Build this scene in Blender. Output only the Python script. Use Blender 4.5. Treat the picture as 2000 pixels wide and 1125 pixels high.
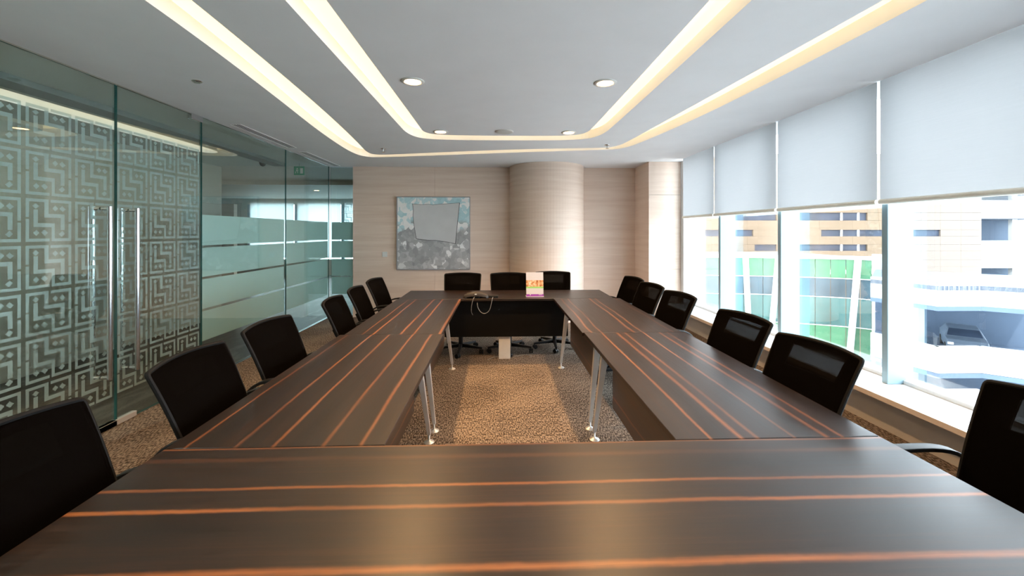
import bpy, bmesh, math, random
from mathutils import Vector, Matrix

for o in list(bpy.data.objects):
    bpy.data.objects.remove(o)
scn = bpy.context.scene
col = scn.collection
R = math.radians

# ------------------------------------------------------------------ camera, world, sun, exposure
CAM_H = 1.5
YAW = R(2.0)
cam_data = bpy.data.cameras.new('camera')
cam_data.sensor_width = 36.0
cam_data.lens = 14.4
cam_data.shift_y = -0.05475
cam_data.clip_start = 0.02
cam_data.clip_end = 500
cam = bpy.data.objects.new('camera', cam_data)
col.objects.link(cam)
cam.location = (0, 0, CAM_H)
cam.rotation_euler = (R(90), 0, -YAW)
scn.camera = cam

world = bpy.data.worlds.new('overcast_sky')
scn.world = world
world.use_nodes = True
bg = world.node_tree.nodes['Background']
bg.inputs[0].default_value = (0.80, 0.91, 1.0, 1)
bg.inputs[1].default_value = 5.5

sun_data = bpy.data.lights.new('sun', 'SUN')
sun_data.energy = 1.6
sun_data.angle = R(1.0)
sun_data.color = (1.0, 0.95, 0.88)
sun = bpy.data.objects.new('sun', sun_data)
col.objects.link(sun)
sun.rotation_euler = Vector((0.45, 0.75, -0.62)).to_track_quat('-Z', 'Y').to_euler()

scn.view_settings.view_transform = 'Standard'
scn.view_settings.look = 'None'
scn.view_settings.gamma = 1.0
scn.view_settings.use_curve_mapping = False
scn.view_settings.exposure = 1.45
scn.cycles.use_denoising = True
scn.cycles.max_bounces = 10
scn.cycles.diffuse_bounces = 5
scn.cycles.glossy_bounces = 5
scn.cycles.transparent_max_bounces = 32
scn.cycles.sample_clamp_indirect = 6.0
scn.cycles.caustics_reflective = False
scn.cycles.caustics_refractive = False

CEIL = 2.65
TOP = 0.74
XG = -2.96        # glass partition
YB = 7.30         # back wall
XW = 3.12         # window glass
YF = 6.62         # face of the pier beside the windows


# ------------------------------------------------------------------ projection helpers (pixel of the photo -> point on a real plane)
def ray(x, y):
    a = (x - 1000) / 800
    return Vector((math.sin(YAW) + a * math.cos(YAW), math.cos(YAW) - a * math.sin(YAW), (453 - y) / 800))


def PY(x, y, Y):
    v = ray(x, y)
    return Vector((0, 0, CAM_H)) + v * (Y / v.y)


# ------------------------------------------------------------------ materials
MATS = {}


def new_mat(name):
    m = bpy.data.materials.new(name)
    m.use_nodes = True
    nt = m.node_tree
    b = nt.nodes.get('Principled BSDF')
    MATS[name] = m
    return m, nt, b


def nd(nt, typ, ins=None, **kw):
    n = nt.nodes.new(typ)
    for k, v in kw.items():
        setattr(n, k, v)
    for k, v in (ins or {}).items():
        s = n.inputs[k]
        if isinstance(v, bpy.types.NodeSocket):
            nt.links.new(v, s)
        else:
            s.default_value = v
    return n


def ramp(nt, fac, stops, interp='LINEAR'):
    n = nt.nodes.new('ShaderNodeValToRGB')
    cr = n.color_ramp
    cr.interpolation = interp
    while len(cr.elements) > 1:
        cr.elements.remove(cr.elements[-1])
    first = True
    for p, c in stops:
        if len(c) == 3:
            c = (*c, 1)
        if first:
            e = cr.elements[0]
            e.position = p
            first = False
        else:
            e = cr.elements.new(p)
        e.color = c
    nt.links.new(fac, n.inputs[0])
    return n.outputs[0]


def M(op, nt, a, b=None, c=None):
    n = nt.nodes.new('ShaderNodeMath')
    n.operation = op
    for i, v in enumerate((a, b, c)):
        if v is None:
            continue
        if isinstance(v, bpy.types.NodeSocket):
            nt.links.new(v, n.inputs[i])
        else:
            n.inputs[i].default_value = v
    return n.outputs[0]


def mixc(nt, f, a, b):
    n = nt.nodes.new('ShaderNodeMix')
    n.data_type = 'RGBA'
    for i, v in ((0, f), (6, a), (7, b)):
        if isinstance(v, bpy.types.NodeSocket):
            nt.links.new(v, n.inputs[i])
        else:
            if i and len(v) == 3:
                v = (*v, 1)
            n.inputs[i].default_value = v
    return n.outputs[2]


def position(nt):
    return nd(nt, 'ShaderNodeNewGeometry').outputs['Position']


def plain(name, color, rough=0.5, metal=0.0, spec=0.5, noise=0.0, nscale=20.0, bump=0.0):
    m, nt, b = new_mat(name)
    b.inputs['Roughness'].default_value = rough
    b.inputs['Metallic'].default_value = metal
    b.inputs['Specular IOR Level'].default_value = spec
    if noise or bump:
        p = position(nt)
        n = nd(nt, 'ShaderNodeTexNoise', {'Vector': p, 'Scale': nscale, 'Detail': 4.0})
        lo = tuple(c * (1 - noise) for c in color)
        hi = tuple(min(1, c * (1 + noise)) for c in color)
        nt.links.new(ramp(nt, n.outputs[0], [(0.3, lo), (0.7, hi)]), b.inputs['Base Color'])
        if bump:
            bp = nd(nt, 'ShaderNodeBump', {'Strength': bump, 'Distance': 0.002, 'Height': n.outputs[0]})
            nt.links.new(bp.outputs[0], b.inputs['Normal'])
    else:
        b.inputs['Base Color'].default_value = (*color, 1)
    return m


def emitter(name, color, strength):
    m, nt, b = new_mat(name)
    b.inputs['Base Color'].default_value = (*color, 1)
    b.inputs['Emission Color'].default_value = (*color, 1)
    b.inputs['Emission Strength'].default_value = strength
    return m


plain('white_paint', (0.80, 0.81, 0.84), 0.7, noise=0.02, nscale=3)
plain('corridor_paint', (0.56, 0.55, 0.51), 0.6, noise=0.03, nscale=2)
plain('corridor_tan', (0.49, 0.44, 0.375), 0.6, noise=0.04, nscale=2)
plain('panel_backing', (0.30, 0.23, 0.17), 0.9, noise=0.05, nscale=6)
plain('soffit_grey', (0.20, 0.20, 0.19), 0.7, noise=0.03, nscale=3)
plain('chair_rim', (0.004, 0.004, 0.004), 0.7, spec=0.2, noise=0.1, nscale=40)
plain('rear_paint', (0.20, 0.17, 0.14), 0.7, noise=0.04, nscale=3)
plain('sill_white', (0.80, 0.80, 0.79), 0.45, noise=0.02, nscale=5)
plain('sill_lip', (0.55, 0.45, 0.36), 0.5, noise=0.05, nscale=8)
plain('sill_wall', (0.48, 0.45, 0.41), 0.7, noise=0.05, nscale=6)
plain('mullion_grey', (0.27, 0.40, 0.48), 0.4, metal=0.0, noise=0.02, nscale=5)
plain('rail_beige', (0.88, 0.87, 0.80), 0.5, noise=0.03, nscale=10)
plain('steel', (0.66, 0.67, 0.69), 0.22, metal=1.0, noise=0.03, nscale=30)
plain('leg_silver', (0.70, 0.70, 0.70), 0.35, metal=0.55, noise=0.02, nscale=30)
plain('black_plastic', (0.004, 0.004, 0.0045), 0.5, spec=0.35, noise=0.1, nscale=40)
plain('black_fabric', (0.005, 0.0045, 0.0045), 0.85, spec=0.25, noise=0.35, nscale=160, bump=0.3)
plain('black_panel', (0.0022, 0.002, 0.002), 0.6, spec=0.2, noise=0.2, nscale=30)
plain('phone_grey', (0.038, 0.030, 0.026), 0.4, noise=0.08, nscale=60)
plain('cord_grey', (0.22, 0.21, 0.20), 0.5, noise=0.05, nscale=50)
plain('white_plastic', (0.72, 0.72, 0.70), 0.4, noise=0.02, nscale=40)
plain('off_white', (0.62, 0.60, 0.57), 0.5, noise=0.03, nscale=20)
plain('dark_gap', (0.10, 0.11, 0.11), 0.9, noise=0.1, nscale=20)
plain('concrete_white', (0.30, 0.30, 0.295), 0.8, noise=0.03, nscale=0.5)
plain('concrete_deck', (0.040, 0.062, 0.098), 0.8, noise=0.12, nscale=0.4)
plain('facade_tan', (0.112, 0.074, 0.043), 0.8, noise=0.06, nscale=0.12)
plain('facade_cream', (0.098, 0.078, 0.064), 0.8, noise=0.06, nscale=0.12)
plain('asphalt', (0.50, 0.49, 0.47), 0.9, noise=0.15, nscale=0.3)
plain('facade_glass', (0.018, 0.026, 0.042), 0.5, spec=0.15, noise=0.35, nscale=0.6)
plain('pale_glass', (0.040, 0.072, 0.090), 0.4, spec=0.2, noise=0.35, nscale=0.35)
plain('green_spandrel', (0.052, 0.150, 0.082), 0.4, spec=0.2, noise=0.12, nscale=0.3)
plain('aqua_glass', (0.052, 0.115, 0.110), 0.4, spec=0.2, noise=0.3, nscale=0.4)
plain('white_metal', (0.60, 0.61, 0.61), 0.4, noise=0.02, nscale=2)
plain('car_paint', (0.10, 0.125, 0.16), 0.3, metal=0.2, noise=0.04, nscale=3)
plain('rubber', (0.015, 0.015, 0.015), 0.8, noise=0.1, nscale=20)
plain('teal_edge', (0.03, 0.13, 0.12), 0.2, noise=0.1, nscale=10)
plain('canvas_edge', (0.30, 0.31, 0.33), 0.6, noise=0.05, nscale=40)
plain('patch_grey', (0.58, 0.58, 0.585), 0.8, noise=0.03, nscale=6)
plain('patch_line', (0.06, 0.06, 0.06), 0.8, noise=0.1, nscale=30)
plain('exit_green', (0.01, 0.34, 0.20), 0.4, noise=0.03, nscale=20)
emitter('cove_glow', (1.0, 0.77, 0.45), 0.60)
emitter('corridor_glow', (1.0, 0.84, 0.60), 0.55)
emitter('downlight_glow', (1.0, 0.55, 0.24), 15.0)
emitter('headlight', (1.0, 1.0, 1.0), 1.0)


def glass_mat(name, tint, refl=0.10, rough=0.0):
    m, nt, b = new_mat(name)
    out = nt.nodes['Material Output']
    tr = nd(nt, 'ShaderNodeBsdfTransparent', {0: (*tint, 1)})
    gl = nd(nt, 'ShaderNodeBsdfGlossy', {'Color': (1, 1, 1, 1), 'Roughness': rough})
    fr = nd(nt, 'ShaderNodeFresnel', {'IOR': 1.45})
    f = M('MULTIPLY', nt, fr.outputs[0], refl * 10)
    mx = nd(nt, 'ShaderNodeMixShader', {0: f, 1: tr.outputs[0], 2: gl.outputs[0]})
    nt.links.new(mx.outputs[0], out.inputs[0])
    nt.nodes.remove(b)
    return m


glass_mat('partition_glass', (0.88, 0.945, 0.935), 0.022)
glass_mat('window_glass', (0.97, 0.985, 0.985), 0.04)


def film_mat(name, color, opaq):
    m, nt, b = new_mat(name)
    out = nt.nodes['Material Output']
    p = position(nt)
    n = nd(nt, 'ShaderNodeTexNoise', {'Vector': p, 'Scale': 2.0})
    c = ramp(nt, n.outputs[0], [(0.3, tuple(k * 0.97 for k in color)), (0.7, color)])
    tr = nd(nt, 'ShaderNodeBsdfTransparent', {0: (0.9, 0.97, 0.95, 1)})
    df = nd(nt, 'ShaderNodeBsdfDiffuse', {0: c})
    tl = nd(nt, 'ShaderNodeBsdfTranslucent', {0: c})
    m1 = nd(nt, 'ShaderNodeMixShader', {0: 0.5, 1: df.outputs[0], 2: tl.outputs[0]})
    m2 = nd(nt, 'ShaderNodeMixShader', {0: opaq, 1: tr.outputs[0], 2: m1.outputs[0]})
    nt.links.new(m2.outputs[0], out.inputs[0])
    nt.nodes.remove(b)
    return m


film_mat('frost_film', (0.74, 0.87, 0.85), 0.90)
film_mat('lattice_film', (0.74, 0.82, 0.83), 0.74)


def blind_mat(name='blind_fabric', k=1.0):
    m, nt, b = new_mat(name)
    out = nt.nodes['Material Output']
    p = position(nt)
    mp = nd(nt, 'ShaderNodeMapping', {'Vector': p, 'Scale': (1, 1, 60)})
    n = nd(nt, 'ShaderNodeTexNoise', {'Vector': mp.outputs[0], 'Scale': 6.0, 'Detail': 2.0})
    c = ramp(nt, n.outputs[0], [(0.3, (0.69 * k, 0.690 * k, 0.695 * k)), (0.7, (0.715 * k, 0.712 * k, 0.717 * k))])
    df = nd(nt, 'ShaderNodeBsdfDiffuse', {0: c})
    tl = nd(nt, 'ShaderNodeBsdfTranslucent', {0: c})
    m1 = nd(nt, 'ShaderNodeMixShader', {0: 0.62, 1: df.outputs[0], 2: tl.outputs[0]})
    nt.links.new(m1.outputs[0], out.inputs[0])
    nt.nodes.remove(b)
    return m


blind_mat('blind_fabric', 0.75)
blind_mat('far_dimmer_fabric', 1.1)


def mesh_fabric():
    m, nt, b = new_mat('chair_mesh')
    out = nt.nodes['Material Output']
    tc = nd(nt, 'ShaderNodeTexCoord').outputs['Object']
    w = nd(nt, 'ShaderNodeTexWave', {'Vector': tc, 'Scale': 90.0, 'Distortion': 1.5}, bands_direction='Z')
    c = ramp(nt, w.outputs['Fac'], [(0.2, (0.0016, 0.0013, 0.0012)), (0.8, (0.0042, 0.0036, 0.0034))])
    df = nd(nt, 'ShaderNodeBsdfDiffuse', {0: c})
    tr = nd(nt, 'ShaderNodeBsdfTransparent', {0: (1, 1, 1, 1)})
    m1 = nd(nt, 'ShaderNodeMixShader', {0: 0.90, 1: tr.outputs[0], 2: df.outputs[0]})
    nt.links.new(m1.outputs[0], out.inputs[0])
    nt.nodes.remove(b)


mesh_fabric()


def wood(name, across, lo, hi, stripes, seed, base=0.45, wob=0.02):
    """dark ebony veneer; stripes = (position, half width, strength) along the world axis `across`"""
    m, nt, b = new_mat(name)
    p = position(nt)
    sp = nd(nt, 'ShaderNodeSeparateXYZ', {0: p})
    u = sp.outputs[0 if across == 'X' else (1 if across == 'Y' else 2)]
    v = sp.outputs[1 if across == 'X' else 0]
    if across == 'Z':
        v = sp.outputs[1]
    cv = nd(nt, 'ShaderNodeCombineXYZ', {0: v, 1: float(seed), 2: 0.0}).outputs[0]
    n1 = nd(nt, 'ShaderNodeTexNoise', {'Vector': cv, 'Scale': 1.1, 'Detail': 2.0}).outputs[0]
    n2 = nd(nt, 'ShaderNodeTexNoise', {'Vector': p, 'Scale': 26.0, 'Detail': 2.0}).outputs[0]
    d1 = M('MULTIPLY', nt, M('SUBTRACT', nt, n1, 0.5), wob * 2)
    d2 = M('MULTIPLY', nt, M('SUBTRACT', nt, n2, 0.5), 0.005)
    uu = M('ADD', nt, M('ADD', nt, u, d1), d2)
    t = nd(nt, 'ShaderNodeMapRange', {'Value': uu, 'From Min': lo, 'From Max': hi}).outputs[0]
    stops = [(0.0, (0, 0, 0))]
    L = hi - lo
    for pos, w, s in sorted(stripes):
        c = (pos - lo) / L
        h = w / L
        stops += [(c - h, (0, 0, 0)), (c, (s, s, s)), (c + h, (0, 0, 0))]
    mask = ramp(nt, t, stops[:32], 'EASE')
    # strength of the stripes drifts along the grain
    k = nd(nt, 'ShaderNodeCombineXYZ', {0: M('MULTIPLY', nt, v, 0.9), 1: M('MULTIPLY', nt, u, 5.0), 2: float(seed)}).outputs[0]
    n3 = nd(nt, 'ShaderNodeTexNoise', {'Vector': k, 'Scale': 1.0, 'Detail': 1.0}).outputs[0]
    mask = M('MULTIPLY', nt, mask, nd(nt, 'ShaderNodeMapRange', {'Value': n3, 'From Min': 0.3, 'From Max': 0.6, 'To Min': 0.45, 'To Max': 1.0}).outputs[0])
    # fine grain along v
    g = nd(nt, 'ShaderNodeCombineXYZ', {0: M('MULTIPLY', nt, v, 3.0), 1: M('MULTIPLY', nt, u, 90.0), 2: M('MULTIPLY', nt, sp.outputs[2], 20.0)}).outputs[0]
    ng = nd(nt, 'ShaderNodeTexNoise', {'Vector': g, 'Scale': 1.0, 'Detail': 5.0, 'Roughness': 0.65}).outputs[0]
    g2 = nd(nt, 'ShaderNodeCombineXYZ', {0: M('MULTIPLY', nt, v, 0.5), 1: M('MULTIPLY', nt, u, 9.0), 2: float(seed)}).outputs[0]
    nb = nd(nt, 'ShaderNodeTexNoise', {'Vector': g2, 'Scale': 1.0, 'Detail': 2.0}).outputs[0]
    f = M('ADD', nt, M('MULTIPLY', nt, ng, 0.6), M('MULTIPLY', nt, nb, 0.4))
    dark = ramp(nt, f, [(0.32, tuple(k * base for k in (0.011, 0.0052, 0.0030))), (0.5, tuple(k * base for k in (0.030, 0.0145, 0.0085))), (0.68, tuple(k * base for k in (0.070, 0.033, 0.017)))])
    stripe_c = ramp(nt, ng, [(0.3, (0.20, 0.062, 0.016)), (0.7, (0.36, 0.135, 0.042))])
    nt.links.new(mixc(nt, mask, dark, stripe_c), b.inputs['Base Color'])
    b.inputs['Roughness'].default_value = 0.36
    nt.links.new(nd(nt, 'ShaderNodeMapRange', {'Value': ng, 'To Min': 0.30, 'To Max': 0.44}).outputs[0], b.inputs['Roughness'])
    b.inputs['Specular IOR Level'].default_value = 0.55
    bp = nd(nt, 'ShaderNodeBump', {'Strength': 0.12, 'Distance': 0.0006, 'Height': ng})
    nt.links.new(bp.outputs[0], b.inputs['Normal'])
    return m


def veneer():
    m, nt, b = new_mat('wall_veneer')
    p = position(nt)
    mp = nd(nt, 'ShaderNodeMapping', {'Vector': p, 'Scale': (0.55, 0.55, 11.0)})
    n = nd(nt, 'ShaderNodeTexNoise', {'Vector': mp.outputs[0], 'Scale': 1.6, 'Detail': 6.0, 'Roughness': 0.6}).outputs[0]
    mp2 = nd(nt, 'ShaderNodeMapping', {'Vector': p, 'Scale': (1.0, 1.0, 70.0)})
    n2 = nd(nt, 'ShaderNodeTexNoise', {'Vector': mp2.outputs[0], 'Scale': 2.0, 'Detail': 3.0}).outputs[0]
    f = M('ADD', nt, M('MULTIPLY', nt, n, 0.75), M('MULTIPLY', nt, n2, 0.25))
    c = ramp(nt, f, [(0.30, (0.69, 0.52, 0.42)), (0.5, (0.76, 0.595, 0.49)), (0.70, (0.82, 0.67, 0.565))])
    nt.links.new(c, b.inputs['Base Color'])
    b.inputs['Roughness'].default_value = 0.55


veneer()


def carpet():
    m, nt, b = new_mat('carpet')
    p = position(nt)
    mp = nd(nt, 'ShaderNodeMapping', {'Vector': p, 'Scale': (130.0, 38.0, 1.0)})
    n = nd(nt, 'ShaderNodeTexNoise', {'Vector': mp.outputs[0], 'Scale': 1.0, 'Detail': 3.0}).outputs[0]
    n2 = nd(nt, 'ShaderNodeTexNoise', {'Vector': p, 'Scale': 2.2, 'Detail': 3.0}).outputs[0]
    ch = nd(nt, 'ShaderNodeTexChecker', {'Vector': p, 'Scale': 2.0, 'Color1': (0, 0, 0, 1), 'Color2': (1, 1, 1, 1)}).outputs[1]
    f = M('ADD', nt, M('MULTIPLY', nt, n, 0.9), M('MULTIPLY', nt, n2, 0.12))
    f = M('ADD', nt, f, M('MULTIPLY', nt, ch, 0.015))
    c = ramp(nt, f, [(0.38, (0.035, 0.027, 0.022)), (0.5, (0.12, 0.094, 0.076)), (0.62, (0.33, 0.265, 0.21))])
    nt.links.new(c, b.inputs['Base Color'])
    b.inputs['Roughness'].default_value = 0.95
    b.inputs['Specular IOR Level'].default_value = 0.1
    bp = nd(nt, 'ShaderNodeBump', {'Strength': 0.6, 'Distance': 0.004, 'Height': n})
    nt.links.new(bp.outputs[0], b.inputs['Normal'])


carpet()


def marble():
    m, nt, b = new_mat('corridor_marble')
    p = position(nt)
    mp = nd(nt, 'ShaderNodeMapping', {'Vector': p, 'Scale': (2.6, 0.7, 1.0), 'Rotation': (0, 0, 0.35)})
    n = nd(nt, 'ShaderNodeTexNoise', {'Vector': mp.outputs[0], 'Scale': 2.0, 'Detail': 6.0, 'Distortion': 1.2}).outputs[0]
    c = ramp(nt, n, [(0.35, (0.015, 0.014, 0.012)), (0.54, (0.035, 0.032, 0.026)), (0.66, (0.13, 0.125, 0.11))])
    nt.links.new(c, b.inputs['Base Color'])
    b.inputs['Roughness'].default_value = 0.35


marble()


def painting_mat():
    m, nt, b = new_mat('collage_paint')
    p = position(nt)
    sp = nd(nt, 'ShaderNodeSeparateXYZ', {0: p})
    v = nd(nt, 'ShaderNodeTexVoronoi', {'Vector': p, 'Scale': 7.5, 'Randomness': 1.0}, distance='MANHATTAN')
    v2 = nd(nt, 'ShaderNodeTexVoronoi', {'Vector': p, 'Scale': 12.0}, distance='MANHATTAN')
    r = nd(nt, 'ShaderNodeSeparateColor', {0: v.outputs['Color']}).outputs[0]
    r2 = nd(nt, 'ShaderNodeSeparateColor', {0: v2.outputs['Color']}).outputs[1]
    n = nd(nt, 'ShaderNodeTexNoise', {'Vector': p, 'Scale': 9.0, 'Detail': 4.0}).outputs[0]
    f = M('ADD', nt, M('MULTIPLY', nt, r, 0.6), M('MULTIPLY', nt, r2, 0.4))
    top = ramp(nt, f, [(0.0, (0.36, 0.60, 0.65)), (0.35, (0.46, 0.69, 0.74)), (0.50, (0.58, 0.76, 0.80)), (0.58, (0.88, 0.88, 0.88)), (0.9, (0.95, 0.95, 0.95))])
    bot = ramp(nt, f, [(0.0, (0.25, 0.25, 0.26)), (0.40, (0.36, 0.36, 0.37)), (0.65, (0.46, 0.46, 0.47)), (0.78, (0.60, 0.60, 0.60)), (0.85, (0.9, 0.9, 0.9))])
    z = M('ADD', nt, sp.outputs[2], M('MULTIPLY', nt, M('SUBTRACT', nt, r, 0.5), 0.25))
    k = nd(nt, 'ShaderNodeMapRange', {'Value': z, 'From Min': 1.52, 'From Max': 1.60}).outputs[0]
    c = mixc(nt, k, bot, top)
    c = mixc(nt, M('MULTIPLY', nt, n, 0.25), c, (0.5, 0.5, 0.5))
    nt.links.new(c, b.inputs['Base Color'])
    b.inputs['Roughness'].default_value = 0.6


painting_mat()


def brochure_mat():
    m, nt, b = new_mat('brochure_print')
    tc = nd(nt, 'ShaderNodeTexCoord').outputs['Object']
    sp = nd(nt, 'ShaderNodeSeparateXYZ', {0: tc})
    t = M('DIVIDE', nt, sp.outputs[2], 0.28)
    band = ramp(nt, t, [(0.0, (0.27, 0.04, 0.36)), (0.085, (0.62, 0.60, 0.61)), (0.33, (0.30, 0.62, 0.16)), (0.395, (0.5, 0.2, 0.08)), (0.665, (0.62, 0.60, 0.61))], 'CONSTANT')
    pic = ramp(nt, t, [(0.0, (0, 0, 0)), (0.395, (1, 1, 1)), (0.665, (0, 0, 0))], 'CONSTANT')
    n = nd(nt, 'ShaderNodeTexNoise', {'Vector': tc, 'Scale': 26.0, 'Detail': 3.0}).outputs[0]
    pc = ramp(nt, n, [(0.32, (0.22, 0.05, 0.02)), (0.45, (0.55, 0.22, 0.06)), (0.55, (0.75, 0.45, 0.25)), (0.68, (0.9, 0.8, 0.66))])
    nt.links.new(mixc(nt, pic, band, pc), b.inputs['Base Color'])
    b.inputs['Roughness'].default_value = 0.35


brochure_mat()


# ------------------------------------------------------------------ mesh helpers
class MB:
    def __init__(self):
        self.v, self.f, self.m = [], [], []

    def face(self, idx, mi=0):
        self.f.append(tuple(idx))
        self.m.append(mi)

    def box(self, a, b, mi=0, mat=None, side_mi=None):
        x0, y0, z0 = a
        x1, y1, z1 = b
        n = len(self.v)
        pts = [(x0, y0, z0), (x1, y0, z0), (x1, y1, z0), (x0, y1, z0), (x0, y0, z1), (x1, y0, z1), (x1, y1, z1), (x0, y1, z1)]
        if mat is not None:
            pts = [tuple(mat @ Vector(p)) for p in pts]
        self.v += pts
        for q in ((0, 3, 2, 1), (4, 5, 6, 7), (0, 1, 5, 4), (1, 2, 6, 5), (2, 3, 7, 6), (3, 0, 4, 7)):
            self.face([n + i for i in q], mi)
        return self

    def hexa(self, bottom, top, mi=0):
        n = len(self.v)
        self.v += [tuple(p) for p in bottom] + [tuple(p) for p in top]
        for q in ((0, 3, 2, 1), (4, 5, 6, 7), (0, 1, 5, 4), (1, 2, 6, 5), (2, 3, 7, 6), (3, 0, 4, 7)):
            self.face([n + i for i in q], mi)
        return self

    def quad(self, a, b, c, d, mi=0):
        n = len(self.v)
        self.v += [tuple(a), tuple(b), tuple(c), tuple(d)]
        self.face((n, n + 1, n + 2, n + 3), mi)
        return self

    def lathe(self, prof, c=(0, 0, 0), seg=20, mat=None, mi=0):
        """prof = [(r, z)] revolved about local z"""
        n = len(self.v)
        for r, z in prof:
            for i in range(seg):
                a = 2 * math.pi * i / seg
                p = Vector((r * math.cos(a), r * math.sin(a), z))
                if mat is not None:
                    p = mat @ p
                self.v.append((p.x + c[0], p.y + c[1], p.z + c[2]))
        for k in range(len(prof) - 1):
            for i in range(seg):
                j = (i + 1) % seg
                self.face((n + k * seg + i, n + k * seg + j, n + (k + 1) * seg + j, n + (k + 1) * seg + i), mi)
        if prof[0][0] > 1e-6:
            self.face([n + i for i in reversed(range(seg))], mi)
        if prof[-1][0] > 1e-6:
            o = n + (len(prof) - 1) * seg
            self.face([o + i for i in range(seg)], mi)
        return self

    def cyl(self, p, q, r, r2=None, seg=14, mi=0):
        p, q = Vector(p), Vector(q)
        d = q - p
        mat = d.to_track_quat('Z', 'Y').to_matrix().to_4x4()
        return self.lathe([(r, 0), (r if r2 is None else r2, d.length)], p, seg, mat, mi)

    def sweep(self, path, section, up=(0, 0, 1), mi=0, closed=False):
        """section = [(a, b)] offsets in (side, up) at each path point"""
        path = [Vector(p) for p in path]
        k = len(section)
        n = len(self.v)
        N = len(path)
        for i, p in enumerate(path):
            if closed:
                t = path[(i + 1) % N] - path[i - 1]
            else:
                t = path[min(i + 1, N - 1)] - path[max(i - 1, 0)]
            t.normalize()
            s = t.cross(Vector(up))
            if s.length < 1e-4:
                s = Vector((1, 0, 0))
            s.normalize()
            u = s.cross(t)
            for a, b in section:
                w = p + s * a + u * b
                self.v.append(tuple(w))
        rng = range(N) if closed else range(N - 1)
        for i in rng:
            j = (i + 1) % N
            for q in range(k):
                r = (q + 1) % k
                self.face((n + i * k + q, n + j * k + q, n + j * k + r, n + i * k + r), mi)
        if not closed:
            self.face([n + q for q in range(k)], mi)
            self.face([n + (N - 1) * k + q for q in reversed(range(k))], mi)
        return self

    def tube(self, path, r, seg=8, mi=0, closed=False, up=(0, 0, 1)):
        sec = [(r * math.cos(2 * math.pi * i / seg), r * math.sin(2 * math.pi * i / seg)) for i in range(seg)]
        return self.sweep(path, sec, up, mi, closed)

    def prism(self, poly, z0, z1, mi=0, mat=None):
        """poly = [(x, y)] convex or mildly concave, extruded in z"""
        n = len(self.v)
        k = len(poly)
        for z in (z0, z1):
            for x, y in poly:
                p = Vector((x, y, z))
                if mat is not None:
                    p = mat @ p
                self.v.append(tuple(p))
        self.face([n + i for i in reversed(range(k))], mi)
        self.face([n + k + i for i in range(k)], mi)
        for i in range(k):
            j = (i + 1) % k
            self.face((n + i, n + j, n + k + j, n + k + i), mi)
        return self

    def mesh(self, name, mats, smooth=False, bevel=0.0, bseg=2):
        me = bpy.data.meshes.new(name)
        me.from_pydata(self.v, [], self.f)
        if not isinstance(mats, (list, tuple)):
            mats = [mats]
        for m in mats:
            me.materials.append(MATS[m] if isinstance(m, str) else m)
        for p, mi in zip(me.polygons, self.m):
            p.material_index = mi
        bm = bmesh.new()
        bm.from_mesh(me)
        bmesh.ops.recalc_face_normals(bm, faces=bm.faces)
        if bevel:
            es = [e for e in bm.edges if len(e.link_faces) == 2 and e.calc_face_angle(0) > 0.5]
            bmesh.ops.bevel(bm, geom=es, offset=bevel, segments=bseg, affect='EDGES', profile=0.5, clamp_overlap=True)
        bm.to_mesh(me)
        bm.free()
        if smooth:
            for p in me.polygons:
                p.use_smooth = True
            me.set_sharp_from_angle(angle=R(40))
        me.update()
        return me

    def build(self, name, mats, parent=None, smooth=False, bevel=0.0, bseg=2, local=False, loc=None):
        """vertices are world coordinates (made relative to parent / loc) unless local"""
        if not local:
            off = Vector(loc) if loc is not None else Vector((0, 0, 0))
            if parent is not None:
                off = off + wloc(parent)
            self.v = [tuple(Vector(p) - off) for p in self.v]
        me = self.mesh(name, mats, smooth, bevel, bseg)
        o = bpy.data.objects.new(name, me)
        col.objects.link(o)
        if parent is not None:
            o.parent = parent
        if loc is not None:
            o.location = loc
        return o


def wloc(o):
    p = Vector(o.location)
    while o.parent:
        o = o.parent
        p += Vector(o.location)
    return p


def tag(o, label=None, cat=None, group=None, kind=None):
    if label:
        o['label'] = label
    if cat:
        o['category'] = cat
    if group:
        o['group'] = group
    if kind:
        o['kind'] = kind
    return o


def thing(name, loc, label=None, cat=None, group=None, kind=None):
    o = bpy.data.objects.new(name, None)
    o.empty_display_size = 0.1
    col.objects.link(o)
    o.location = loc
    return tag(o, label, cat, group, kind)


def copy_tree(o, parent=None):
    c = o.copy()
    col.objects.link(c)
    c.parent = parent
    for ch in list(o.children):
        copy_tree(ch, c)
    return c


def chaikin(pts, it=2):
    pts = [Vector(p) for p in pts]
    for _ in range(it):
        out = [pts[0]]
        for a, b in zip(pts, pts[1:]):
            out += [a * 0.75 + b * 0.25, a * 0.25 + b * 0.75]
        out.append(pts[-1])
        pts = out
    return pts


def resample(pts, n):
    d = [0]
    for a, b in zip(pts, pts[1:]):
        d.append(d[-1] + (b - a).length)
    out = []
    for i in range(n):
        s = d[-1] * i / (n - 1)
        k = 0
        while k < len(d) - 2 and d[k + 1] < s:
            k += 1
        L = d[k + 1] - d[k]
        t = 0 if L < 1e-9 else (s - d[k]) / L
        out.append(pts[k].lerp(pts[k + 1], min(1, max(0, t))))
    return out


def poly_faces(mesh_builder_name, polys, z, mat, mi=0):
    bm = bmesh.new()
    for poly in polys:
        vs = [bm.verts.new((p[0], p[1], z)) for p in poly]
        f = bm.faces.new(vs)
        f.normal_update()
        if f.normal.z > 0:
            f.normal_flip()
        bmesh.ops.triangulate(bm, faces=[f], ngon_method='EAR_CLIP')
    me = bpy.data.meshes.new(mesh_builder_name)
    bm.to_mesh(me)
    bm.free()
    me.materials.append(MATS[mat])
    return me


def structure(name, o=None):
    o['kind'] = 'structure'
    return o


# ================================================================== ROOM SHELL
Y0 = -2.0
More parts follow.
